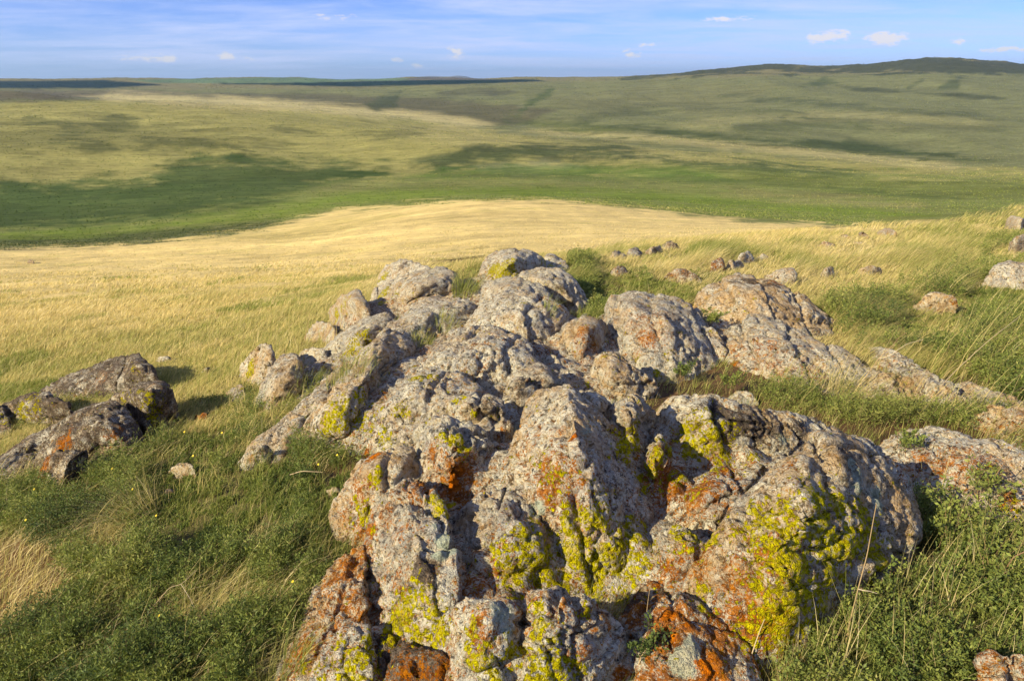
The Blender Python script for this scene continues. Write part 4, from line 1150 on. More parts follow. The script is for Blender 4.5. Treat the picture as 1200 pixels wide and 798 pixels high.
def blades(P, h, w, lean, hue, tone, segs=3, droop=.5):
    """tapering blades rooted at P; lean (n,2) is the horizontal offset of the tip per metre of height"""
    n = len(P)
    t = np.linspace(0, 1, segs + 1)
    ang = rng.uniform(0, 6.283, n)
    # blades turned roughly across the wind so that their flat side catches light
    wd = np.stack([np.cos(ang), np.sin(ang) * .6, np.zeros(n)], 1)
    V = np.zeros((n, 2 * segs + 1, 3), np.float32)
    for k in range(segs + 1):
        tt = t[k]
        off = np.zeros((n, 3))
        bend = tt ** 1.7
        off[:, 0] = lean[:, 0] * h * bend
        off[:, 1] = lean[:, 1] * h * bend
        off[:, 2] = h * (tt - droop * .5 * np.minimum(np.hypot(lean[:, 0], lean[:, 1]), 1.4) * tt ** 2.4)
        c = P + off
        ww = w * (1 - tt ** 1.5) * .5
        if k < segs:
            V[:, 2 * k] = c - wd * ww[:, None]
            V[:, 2 * k + 1] = c + wd * ww[:, None]
        else:
            V[:, 2 * k] = c
    base = (np.arange(n) * (2 * segs + 1))[:, None]
    quads = [base + np.array([2 * k, 2 * k + 1, 2 * k + 3, 2 * k + 2]) for k in range(segs - 1)]
    tris = base + np.array([2 * segs - 2, 2 * segs - 1, 2 * segs])
    hv = np.repeat(hue, 2 * segs + 1)
    tv = np.repeat(tone, 2 * segs + 1)
    return V.reshape(-1, 3), [np.concatenate(quads) if quads else np.zeros((0, 4), int), tris], {'hue': hv, 'tone': tv}

def join(parts):
    V, A = [], {}
    Fs = {}
    k = 0
    for v, f, a in parts:
        V.append(v)
        for g in f:
            if len(g):
                Fs.setdefault(g.shape[1], []).append(g + k)
        for key, x in a.items():
            A.setdefault(key, []).append(x)
        k += len(v)
    return np.concatenate(V), [np.concatenate(g) for g in Fs.values()], {q: np.concatenate(x) for q, x in A.items()}

def tufts(P, per, h, w, hue, wind=(.5, .1), splay=.45, rad=.03, segs=3, hvar=.35, huevar=.22, droop=.5):
    """each point becomes a tuft of blades; h, w, hue are arrays over the points"""
    n = len(P)
    i = np.repeat(np.arange(n), per)
    m = n * per
    r = rad * np.sqrt(rng.random(m)) * (h[i] / .3)
    a = rng.uniform(0, 6.283, m)
    B = P[i].copy()
    B[:, 0] += r * np.cos(a)
    B[:, 1] += r * np.sin(a)
    lean = np.stack([np.cos(a), np.sin(a)], 1) * (splay * rng.random(m))[:, None] + np.array(wind) * rng.uniform(.5, 1.4, m)[:, None]
    hh = h[i] * rng.uniform(1 - hvar, 1 + hvar, m)
    return blades(B, hh, w[i] * rng.uniform(.7, 1.3, m), lean, np.clip(hue[i] + rng.normal(0, huevar, m), 0, 1), rng.uniform(.7, 1.3, m), segs, droop)

def open_near_stones(P):
    """plants stay short where stones lie at the surface"""
    f = np.ones(len(P))
    for r in ROCKSET:
        if r[2] == SCAT:
            c = r[3].mean(0)
            w = np.ptp(r[3][:, 0]) * .55
            dep = .10 * c[1]
            gap = np.maximum(np.abs(P[:, 0] - c[0] * P[:, 1] / c[1]) - w, 0) / (.02 * c[1] + .1) + np.maximum(np.abs(P[:, 1] - c[1] + dep * .8) - dep, 0) / .4
            f = np.minimum(f, .16 + .84 * sstep(0, 1, gap))
    return f

def herbs(P, h, nleaf, leaf, hue, spreadr=.5, wind=(.15, 0), slim=.42):
    """leafy stems: each stem a curved line set with small leaves"""
    n = len(P)
    i = np.repeat(np.arange(n), nleaf)
    m = n * nleaf
    az = rng.uniform(0, 6.283, n)
    ln = spreadr * rng.random(n)
    dx, dy = np.cos(az) * ln + wind[0], np.sin(az) * ln + wind[1]
    t = rng.uniform(.08, 1, m) ** .8
    C = P[i].copy()
    C[:, 0] += dx[i] * h[i] * t ** 1.5
    C[:, 1] += dy[i] * h[i] * t ** 1.5
    C[:, 2] += h[i] * t * (1 - .25 * t)
    # side twigs
    tw = rng.normal(size=(m, 3))
    tw[:, 2] = np.abs(tw[:, 2]) * .6
    tw /= np.linalg.norm(tw, axis=1, keepdims=True)
    C += tw * (h[i] * .22 * rng.random(m) * (1.15 - t))[:, None]
    d = tw + rng.normal(0, .45, (m, 3)) + np.array([0, 0, .35])
    d /= np.linalg.norm(d, axis=1, keepdims=True)
    s = np.cross(d, rng.normal(size=(m, 3)))
    s /= np.linalg.norm(s, axis=1, keepdims=True) + 1e-9
    L = leaf * rng.uniform(.55, 1.35, m)
    W = L * slim
    V = np.stack([C, C + d * (L * .5)[:, None] + s * (W * .5)[:, None], C + d * L[:, None], C + d * (L * .5)[:, None] - s * (W * .5)[:, None]], 1)
    F4 = np.arange(m * 4).reshape(m, 4)
    hv = np.clip(hue[i] + rng.normal(0, .10, m) + .10 * (t - .5), 0, 1)
    tv = np.repeat(rng.uniform(.75, 1.25, n), nleaf) * rng.uniform(.8, 1.2, m)
    leaf_part = (V.reshape(-1, 3), [F4], {'hue': np.repeat(hv, 4), 'tone': np.repeat(tv, 4)})
    return leaf_part, np.stack([dx, dy], 1)

def stems(P, h, lean, w, hue=.62):
    n = len(P)
    return blades(P, h * .98, np.full(n, w), lean, np.clip(hue + rng.normal(0, .12, n), 0, 1), rng.uniform(.6, 1.0, n), 3, .25)

def tube(path, rad, k=6):
    path = np.asarray(path, float)
    n = len(path)
    rad = np.broadcast_to(rad, n)
    T = np.gradient(path, axis=0)
    T /= np.linalg.norm(T, axis=1, keepdims=True) + 1e-9
    ref = np.array([.3, .9, .2])
    A = np.cross(T, ref)
    A /= np.linalg.norm(A, axis=1, keepdims=True)
    B = np.cross(T, A)
    an = np.arange(k) / k * 6.2832
    V = path[:, None] + rad[:, None, None] * (np.cos(an)[None, :, None] * A[:, None] + np.sin(an)[None, :, None] * B[:, None])
    idx = np.arange(n * k).reshape(n, k)
    q = np.stack([idx[:-1], np.roll(idx[:-1], -1, 1), np.roll(idx[1:], -1, 1), idx[1:]], -1).reshape(-1, 4)
    return V.reshape(-1, 3), q

def plant_material(name, stops, trans=.35, rough=.6, back=(1, 1, .7)):
    m, t = material(name)
    hue = t.attr('hue').outputs['Fac']
    tone = t.attr('tone').outputs['Fac']
    c = t.ramp(hue, stops)
    cc = t.new('ShaderNodeCombineColor')
    for k in range(3): t.link(tone, cc.inputs[k])
    c = t.mix(1.0, c, cc.outputs[0], 'MULTIPLY')
    d = t.new('ShaderNodeBsdfPrincipled')
    t.link(c, d.inputs['Base Color'])
    d.inputs['Roughness'].default_value = rough
    d.inputs['Specular IOR Level'].default_value = .25
    tr = t.new('ShaderNodeBsdfTranslucent')
    t.link(t.mix(1.0, c, back, 'MULTIPLY'), tr.inputs[0])
    mx = t.new('ShaderNodeMixShader')
    mx.inputs[0].default_value = trans
    t.link(d.outputs[0], mx.inputs[1])
    t.link(tr.outputs[0], mx.inputs[2])
    out = t.new('ShaderNodeOutputMaterial')
    t.link(mx.outputs[0], out.inputs[0])
    return m

GRASS_STOPS = [(0, (.095, .145, .022)), (.3, (.21, .245, .045)), (.5, (.38, .37, .12)), (.72, (.60, .48, .19)), (1, (.76, .65, .36))]
HERB_STOPS = [(0, (.044, .068, .028)), (.25, (.080, .120, .036)), (.5, (.145, .19, .042)), (.75, (.24, .27, .06)), (1, (.34, .33, .11))]
DRY_STOPS = [(0, (.22, .13, .07)), (.5, (.46, .34, .18)), (1, (.68, .58, .40))]

def hit_top(u, v):
    """first surface under a pixel: rock top or ground"""
    d = ray(u, v)
    t = np.exp(np.linspace(math.log(.8), math.log(60), 2600))
    X = d[None] * t[:, None]
    s = np.maximum(G(X[:, 0], X[:, 1]), top_z(X[:, 0], X[:, 1]))
    k = int(np.argmax(X[:, 2] < s))
    return np.array([X[k, 0], X[k, 1], s[k]])

ZL = [(-80, 570), (20, 590), (130, 545), (215, 500), (300, 520), (400, 500), (420, 545), (410, 640), (390, 690), (330, 830), (-80, 830), (-60, 760), (60, 745), (95, 690), (60, 640), (-60, 640)]
ZR = [(1040, 600), (1075, 560), (1130, 590), (1200, 610), (1320, 620), (1320, 830), (900, 830), (960, 740), (1050, 690)]
def build_plants():
    build_occ()
    mg = plant_material('grass_blade', GRASS_STOPS, .38)
    mh = plant_material('herb_leaf', HERB_STOPS, .32)
    md = plant_material('dry_straw', DRY_STOPS, .25, .7)
    def stuff(name, parts, mat):
        V, Fs, A = join(parts)
        o = mesh(name, V, Fs, mat, A, smooth=False)
        return tag(o, kind='stuff')
    DI = lambda P: np.linalg.norm(P, axis=1)
    n3 = lambda P, s, o=0.: fbm(P * np.array([s, s, 0]) + o, 3)
    # --- golden grass on the shoulder below
    poly = [(-300, 330), (0, 300), (100, 292), (200, 284), (300, 272), (390, 249), (480, 241), (600, 235), (700, 240), (800, 252), (900, 263), (985, 269), (1200, 252), (1300, 260), (1300, 430), (600, 430), (200, 520), (-300, 720)]
    P = spread(330000, 4, 185, poly, -.88, .88, 4, 6)
    d = DI(P)
    hue = np.clip(.76 + .22 * n3(P, .12) + .10 * sstep(12, 40, d) - .08 - .10 * (1 - sstep(6, 14, d)) + .15 * n3(P, 1.1, 9), 0, 1)
    hue = np.where(n3(P, .35, 5) > .42, hue - .28, hue) - .08 * sstep(-.1, .5, n3(P, .16, 12)) * (1 - sstep(10, 20, d))
    k = rng.random(len(P)) < np.where(d < 18, 1, np.maximum(.34, (18 / d) ** 1.1))
    P, d, hue = P[k], d[k], hue[k]
    h = np.clip(.125 + .07 * n3(P, .5), .05, .3) * (.55 + .45 * sstep(5, 18, d)) * (1 - .35 * sstep(20, 60, d))
    stuff('golden_grass', [tufts(P, 4, h, np.maximum(.0035, .00075 * d), hue, (.75, .12), .5, .10, 2, .4, .13)], mg)
    # --- feather grass on the crest
    poly = [(640, 335), (700, 300), (760, 290), (960, 287), (1080, 268), (1240, 236), (1330, 300), (1330, 420), (1120, 460), (1000, 410), (960, 370), (860, 322), (740, 345)]
    P = spread(110000, 4.2, 30, poly, -.1, 1.05, 6, 6)
    d = DI(P)
    hue = np.clip(.54 + .34 * n3(P, .45) + .1 * n3(P, 2.5, 3), .05, .95)
    h = np.clip(.19 + .13 * n3(P, .6, 4), .07, .5)
    h = h * open_near_stones(P)
    a = tufts(P, 4, h, np.maximum(.0024, .00055 * d), hue, (.85, .1), .4, .07, 3, .4, .16, .7)
    stuff('feather_grass', [a], mg)
    # --- short mixed turf on everything near
    P = np.concatenate([spread(120000, 1.2, 13, None, -1.15, 1.15), spread(22000, .9, 5, None, -2.8, -1.15), spread(22000, .9, 5, None, 1.15, 2.8), spread(16000, .35, 1.2, None, -5, 5)])
    u, v, d = project(P)
    dry = poly_sd(u, v, [(-60, 630), (40, 630), (100, 655), (75, 700), (70, 760), (-60, 790)])
    hue = np.clip(.36 + .25 * n3(P, .9) + .2 * n3(P, 4., 7) + .30 * sstep(3.5, 9, d) + .25 * sstep(-10, 20, dry), 0, 1)
    k = rng.random(len(P)) < np.where(dry > 0, .2, 1)
    P, hue, d = P[k], hue[k], d[k]
    u, v, _ = project(P)
    inh = np.zeros(len(P), bool)
    for zp in (ZL, ZR):
        inh |= poly_sd(u, v, zp) > 0
    k = rng.random(len(P)) < np.where(inh, .8, 1)
    P, hue, d = P[k], hue[k], d[k]
    h = np.clip(.085 + .05 * n3(P, 1.4), .04, .2) * np.where(inh[k], 1.35, 1)
    hue = np.where(inh[k], np.clip(hue + .02 + .3 * n3(P, 5., 2), 0, 1), hue)
    stuff('short_grass', [tufts(P, 4, h, np.maximum(.0018, .0006 * d), hue, (.35, .05), .8, .035, 2, .5, .2)], mg)
    # --- green herb cover
    zones = [
        ([(-80, 570), (20, 590), (130, 545), (215, 500), (300, 520), (400, 500), (420, 545), (410, 640), (390, 690), (330, 830), (-80, 830), (-60, 760), (60, 745), (95, 690), (60, 640), (-60, 640)], 17000, 1.2, 6, .16, 40, .0140, .54, .28),
        ([(-30, 600), (70, 560), (150, 520), (210, 505), (215, 560), (120, 600), (20, 640)], 3500, 2, 7, .13, 26, .012, .66, .3),
        ([(230, 470), (300, 455), (400, 430), (420, 400), (480, 420), (400, 540), (260, 520)], 4000, 2.5, 8, .11, 22, .013, .6, .3),
        ([(955, 375), (1000, 345), (1060, 340), (1150, 320), (1300, 330), (1300, 480), (1180, 470), (1110, 440), (1010, 400)], 10000, 3, 9, .21, 30, .019, .56, .34),
        ([(655, 335), (670, 305), (720, 318), (780, 330), (860, 322), (820, 342), (740, 345), (700, 375)], 7000, 4.5, 9.5, .14, 26, .022, .62, .3),
        ([(1100, 330), (1120, 290), (1200, 260), (1300, 290), (1300, 340), (1180, 330)], 5000, 6, 16, .22, 20, .028, .66, .3),
        ([(880, 470), (960, 450), (1050, 465), (1200, 490), (1300, 540), (1300, 560), (1200, 525), (1060, 500), (1000, 505), (930, 490)], 7000, 2.5, 6, .12, 26, .013, .7, .3),
        ([(1040, 600), (1075, 560), (1130, 590), (1200, 610), (1320, 620), (1320, 830), (900, 830), (960, 740), (1050, 690)], 4600, 1.1, 4, .12, 40, .0125, .60, .40),
        ([(40, 470), (60, 455), (100, 460), (135, 452), (140, 472), (110, 478), (60, 500), (10, 510)], 1800, 3, 8, .10, 22, .014, .55, .3),
        ([(520, 345), (540, 320), (565, 318), (560, 350)], 900, 4, 9, .16, 22, .016, .64, .3),
    ]
    leaves, sts = [], []
    for poly, n, y0, y1, hh, nl, lf, hu, slim in zones:
        us = [p[0] for p in poly]
        P = spread(n * 6, y0, y1, poly, max(-1.15, (min(us) - 600) / F * 1.25 - .08), min(1.2, (max(us) - 600) / F * 1.25 + .08), 9, 14, .05)
        P = P[:n]
        # clumps and gaps
        c = n3(P, 3.2, 2) + .5 * n3(P, 9., 5)
        P, c = P[c > -.16], c[c > -.16]
        h = hh * np.clip(1 + .8 * c, .35, 2.1) * rng.uniform(.7, 1.3, len(P)) * open_near_stones(P)
        hue = np.clip(hu + .34 * n3(P, 2.4, 8) + .14 * n3(P, 7., 1) + rng.normal(0, .06, len(P)), 0, 1)
        lp, lean = herbs(P, h, nl, lf, hue, .5, (.15, 0), slim)
        leaves.append(lp)
        k = rng.random(len(P)) < .5
        sts.append(stems(P[k], h[k] * .9, lean[k], .0022, .3))
    stuff('herb_cover', leaves, mh)
    stuff('herb_stem_litter', sts, md)
    # --- dry grass stalks standing among the herbs
    parts = []
    for poly, n, y0, y1, h0, hu, lean in (
        ([(-40, 560), (240, 480), (400, 540), (390, 680), (320, 830), (-40, 830)], 6500, 1.2, 7, .16, .76, (.8, .05)),
        ([(-60, 620), (60, 620), (110, 655), (80, 720), (60, 770), (-60, 790)], 320, 1.5, 5, .08, .70, (1.3, .5)),
        ([(870, 455), (1000, 430), (1200, 480), (1300, 560), (1060, 500), (930, 490)], 1700, 2.5, 7, .24, .62, (.7, .1)),
        ([(1000, 400), (1060, 345), (1200, 320), (1250, 480), (1100, 450)], 1400, 3, 9, .34, .68, (.7, .1)),
        ([(1060, 600), (1250, 620), (1250, 830), (900, 830), (960, 740)], 700, 1.2, 3.5, .2, .75, (.1, .1)),
        ([(180, 500), (300, 400), (440, 380), (420, 480), (240, 560)], 1600, 3, 9, .2, .6, (.4, .1))):
        P = spread(n * 9, y0, y1, poly, -1.1, 1.1, 8, 10)[:n]
        d = DI(P)
        parts.append(tufts(P, 2, h0 * rng.uniform(.6, 1.5, len(P)) * open_near_stones(P), np.maximum(.0022, .0007 * d), np.full(len(P), hu), lean, .5, .02, 4, .4, .2, .6))
    stuff('dry_grass', parts, mg)
    single_plants(mg, mh, md)

def local(name, part, mat, base, parent=None, **kw):
    V, Fs, A = part
    return mesh(name, V - base, Fs, mat, A, smooth=False, parent=parent)

def single_plants(mg, mh, md):
    # tufts of grass one can point to
    T = [  # u, v, height, blades, hue, radius, label
     (545, 345, .24, 260, .34, .13, 'green grass tuft in the notch between the topmost boulder and the big buff block'),
     (553, 318, .20, 130, .45, .08, 'wispy pale grass tuft standing against the golden field beside the topmost boulder'),
     (523, 384, .13, 130, .40, .09, 'short grass tuft on the long ridge stone under the notch'),
     (494, 406, .13, 130, .36, .08, 'small dark green grass tuft in the crack beside the long ridge stone'),
     (412, 436, .16, 200, .40, .16, 'grass strip growing along the long ridge stone'),
     (362, 452, .15, 160, .34, .12, 'green grass tuft beside the shield-shaped boulder'),
     (160, 612, .30, 420, .80, .11, 'thick bleached straw tuft flopping over green herbs'),
     (128, 640, .20, 170, .74, .08, 'smaller tawny straw tuft below the thick bleached one'),
     (985, 470, .34, 200, .74, .14, 'bleached windblown straw tuft in front of the hollowed rock'),
     (690, 370, .14, 120, .30, .08, 'bright green tuft in the crevice next to the square-cornered block'),
     (645, 366, .12, 60, .34, .05, 'tiny green tuft under the dark tilted block'),
     (330, 790, .16, 150, .36, .09, 'bright long-bladed grass tuft at the foot of the steep outcrop slab'),
     (1130, 420, .40, 150, .60, .16, 'tall yellow-green grass tuft among the dark bushes'),
     (372, 442, .10, 50, .55, .04, 'thin tuft beside the dark flat stone'),
    ]
    for u, v, h, n, hue, rad, lab in T:
        b = hit_top(u, v)
        P = np.tile(b, (n, 1))
        r, a = rad * np.sqrt(rng.random(n)), rng.uniform(0, 6.283, n)
        P[:, 0] += r * np.cos(a)
        P[:, 1] += r * np.sin(a)
        g = np.maximum(G(P[:, 0], P[:, 1]), top_z(P[:, 0], P[:, 1]))
        P[:, 2] = np.clip(g, b[2] - .08, b[2] + .05) - .012
        straw = hue > .7
        w = max(.0022, .0006 * np.linalg.norm(b))
        lean = np.stack([np.cos(a), np.sin(a)], 1) * (.55 * rng.random(n))[:, None] + np.array([-.45 if straw and u < 300 else .4, -.5 if straw and u < 300 else .05]) * rng.uniform(.4, 1.5, n)[:, None]
        part = blades(P, h * rng.uniform(.5, 1.2, n), w * rng.uniform(.7, 1.3, n), lean, np.clip(hue + rng.normal(0, .14, n), 0, 1), rng.uniform(.7, 1.25, n), 4, .9 if straw else .6)
        o = local('grass_tuft', part, mg, b)
        o.location = b
        tag(o, lab, 'grass tuft', 'grass tufts among the rocks')
    # leafy plants with their own stems
    H = [  # u, v, stems, height, leaf, hue, spread, label
     (1120, 640, 30, .30, .017, .62, .8, 'tall airy green herb with reddish stems against the tilted slab'),
     (1170, 700, 26, .24, .016, .52, .9, 'dense leafy herb above the orange corner rock'),
     (1045, 715, 22, .17, .016, .40, .9, 'dark green ferny herb in the shade of the largest boulder'),
     (1090, 770, 22, .17, .015, .55, .9, 'sprawling green herb beside the orange corner rock'),
     (1152, 575, 16, .12, .013, .66, .9, 'low pale green herb in front of the tilted slab'),
     (752, 768, 14, .09, .012, .30, .8, 'small dark green herb growing in the crack beside the rust-orange rock'),
     (796, 446, 16, .12, .014, .45, .9, 'small green herb in the cleft below the square-cornered block'),
     (832, 380, 16, .14, .016, .62, .9, 'bright green herb between the square-cornered block and the whale-backed slab'),
     (1060, 526, 18, .10, .012, .55, 1., 'little bright green herb tucked at the tip of the tilted slab'),
     (672, 312, 7, .15, .020, .50, .6, 'upright bushy plant beside the small stone at the top of the outcrop'),
     (690, 320, 9, .14, .020, .50, .8, 'dark bushy plant rising over the green patch behind the outcrop'),
     (855, 460, 14, .12, .014, .6, .9, 'green herb in the grassy hollow before the rough pale slab'),
    ]
    for u, v, n, h, leaf, hue, sp, lab in H:
        b = hit_top(u, v)
        P = np.tile(b, (n, 1)) + np.concatenate([rng.normal(0, .035 * h / .15, (n, 2)), np.zeros((n, 1))], 1)
        hh = h * rng.uniform(.6, 1.15, n)
        lp, lean = herbs(P, hh, 46, leaf, np.full(n, hue), sp, (.1, 0), .5)
        e = empty('leafy_herb', b)
        tag(e, lab, 'herb', 'leafy herbs among the rocks')
        local('foliage', lp, mh, b, e)
        local('stem', stems(P - [0, 0, .02], hh + .02, lean, .004, .2), md, b, e)
    # dry stalks and dead twigs
    S = [  # path of (u, v, height), radius, label
     ([(984, 786, .0), (998, 720, .14), (1006, 688, .24), (1018, 640, .36), (1027, 590, .50)], .0021, 'tall dry stalk with a broken side stem, standing before the largest boulder', [(1006, 690, .24), (1016, 692, .24), (1028, 695, .23)]),
     ([(873, 800, .0), (880, 770, .08), (890, 740, .15), (896, 725, .2)], .002, 'thin pale stalk leaning over the dark gap under the largest boulder', None),
     ([(905, 800, .0), (918, 780, .06), (938, 762, .11)], .0016, 'short pale stalk bent sideways beside the dark gap', None),
     ([(957, 785, .0), (965, 760, .05), (985, 742, .08)], .002, 'crooked grey twig at the herb edge below the largest boulder', None),
     ([(758, 716, .19), (760, 700, .26), (763, 683, .34)], .0014, 'short dead stalk standing in the dark hollow between boulders', None),
     ([(170, 720, .06), (185, 704, .14), (200, 688, .19), (212, 684, .2), (230, 668, .22)], .0012, 'white forked dead twig caught in the green herbs', [(212, 684, .2), (222, 700, .16), (228, 712, .12)]),
     ([(34, 762, .03), (50, 752, .05), (68, 743, .07)], .004, 'bleached splinter of wood lying on the bare dry patch', None),
     ([(46, 775, .02), (50, 788, .03), (62, 790, .05), (58, 776, .07), (75, 785, .05)], .0018, 'curled pale dry stem on the bare dry patch', None),
     ([(58, 640, .03), (70, 627, .07), (80, 616, .1)], .003, 'grey dead twig slanting out of herbs near the pale-fronted boulder', None),
     ([(340, 556, .05), (358, 552, .1), (378, 553, .08)], .0024, 'arched pale grass stem lying over herbs by the buff slab', None),
     ([(1012, 445, .12), (1030, 420, .26), (1050, 400, .38), (1062, 390, .46)], .0026, 'tall bent straw stem with a kinked tip above the dark bushes', [(1030, 420, .26), (1044, 416, .3), (1066, 402, .38), (1082, 398, .4)]),
     ([(1085, 470, .05), (1130, 425, .25), (1170, 390, .42), (1196, 370, .5)], .0022, 'long slanting pale stem crossing the dark bushes', None),
     ([(1165, 560, .2), (1180, 535, .3), (1195, 515, .4)], .0018, 'thin reddish stalk over the tilted slab', None),
     ([(1185, 690, .06), (1178, 670, .12), (1186, 655, .18), (1203, 645, .22)], .003, 'reddish bare stem curving up through herbs by the picture edge', None),
     ([(1112, 735, .03), (1116, 715, .09), (1120, 695, .15)], .0022, 'straight tan stalk amid the dark herbs', None),
     ([(545, 456, .42), (556, 458, .44), (574, 461, .41)], .002, 'thin orange-brown stem lying on the long central ridge', None),
     ([(357, 400, .03), (360, 385, .15), (363, 368, .3)], .0035, 'lone feathery grass stem beside the low grey-green rock', None),
    ]
    for path, rad, lab, side in S:
        P = [hit(u, v, h) for u, v, h in path]
        # a smooth curve through the points
        P = np.array(P)
        tq = np.linspace(0, len(P) - 1, 6 * len(P))
        C = pchip(np.arange(len(P), dtype=float), P, tq)
        b = C[0].copy()
        reddish = 'red' in lab or 'orange' in lab
        hv = .12 if reddish else (.72 if any(w in lab for w in ('white', 'bleached', 'pale')) else .42)
        V, q = tube(C - b, np.linspace(rad, rad * .55, len(C)))
        A = {'hue': np.full(len(V), hv), 'tone': np.full(len(V), 1.0)}
        nm = 'dead_twig' if 'twig' in lab or 'splinter' in lab else 'dry_stalk'
        o = mesh(nm, V, q, md, A)
        o.location = b
        if side:
            Q = np.array([hit(*s) for s in side])
            tq = np.linspace(0, len(Q) - 1, 5 * len(Q))
            C2 = pchip(np.arange(len(Q), dtype=float), Q, tq) - b
            V, q = tube(C2, np.linspace(rad * .8, rad * .4, len(C2)))
            mesh('side_stem', V, q, md, {'hue': np.full(len(V), .95), 'tone': np.full(len(V), 1.0)}, parent=o)
        tag(o, lab, 'twig' if nm == 'dead_twig' else 'stalk', 'dry stalks and dead twigs')
    # little yellow flowers
    mf, t = material('flower_petal')
    pb = t.new('ShaderNodeBsdfPrincipled')
    nz = t.noise(t.new('ShaderNodeNewGeometry').outputs['Position'], 300, 2)[0]
    t.link(t.ramp(nz, [(.3, (.72, .50, .01)), (.7, (.85, .68, .02))]), pb.inputs['Base Color'])
    t.link(pb.outputs[0], t.new('ShaderNodeOutputMaterial').inputs[0])
    FL = [(226, 534, 'yellow flower near the dark sunken stone'), (216, 506, 'yellow flower highest up the slope, over the rusty turf stone'), (260, 507, 'yellow flower below the small dark rock at the upright fang'),
          (131, 549, 'yellow flower at the foot of the sprawling boulder'), (155, 573, 'yellow flower beside the top of the bleached straw tuft'), (30, 609, 'yellow flower between the dry patch and the pale-fronted boulder'),
          (183, 604, 'yellow flower just below the grey pebble'), (343, 681, 'yellow flower in the herbs near the steep outcrop slab'), (373, 544, 'yellow flower under the dark yellow-lichened ridge end'),
          (186, 721, 'yellow flower beside the white forked twig'), (40, 573, 'yellow flower touching the pale-fronted boulder'), (395, 533, 'yellow flower in shade next to the long ridge stone')]
    for u, v, lab in FL:
        top = hit(u, v, .17)
        base = np.array([top[0] - .015, top[1] + .01, float(G(top[0], top[1]))])
        e = empty('yellow_flower', base)
        tag(e, lab, 'flower', 'small yellow flowers in the herbs')
        mid = (top - base) * .5 + [.008, 0, .01]
        C = pchip(np.arange(3.), np.array([np.zeros(3), mid, top - base]), np.linspace(0, 2, 9))
        V, q = tube(C, .0014)
        mesh('stem', V, q, mh, {'hue': np.full(len(V), .5), 'tone': np.full(len(V), 1.)}, parent=e)
        c = top - base
        nrm = np.array([-.3, -.55, .8])
        nrm /= np.linalg.norm(nrm)
        ax = np.cross(nrm, [0, 0, 1.])
        ax /= np.linalg.norm(ax)
        ay = np.cross(nrm, ax)
        rr = .0032 * np.linalg.norm(top) / 3 + .002
        PV, PF = [], []
        for k in range(8):
            a0 = k / 8 * 6.2832
            r1 = rr * (1 + .15 * math.sin(k * 2.3))
            dirv = math.cos(a0) * ax + math.sin(a0) * ay
            sd = -math.sin(a0) * ax + math.cos(a0) * ay
            i = len(PV)
            PV += [c + dirv * r1 * .15, c + dirv * r1 * .65 + sd * r1 * .3 + nrm * r1 * .12, c + dirv * r1, c + dirv * r1 * .65 - sd * r1 * .3 + nrm * r1 * .12]
            PF.append([i, i + 1, i + 2, i + 3])
        mesh('flower_head', np.array(PV), np.array(PF), mf, smooth=False, parent=e)
# ------------------------------------------------------------------ light, sky, air, camera
SUN_EL, SUN_AZ = R(28), None
to_sun = Vector((-.80, -.55, 0)).normalized()
to_sun = Vector((to_sun.x * math.cos(SUN_EL), to_sun.y * math.cos(SUN_EL), math.sin(SUN_EL)))

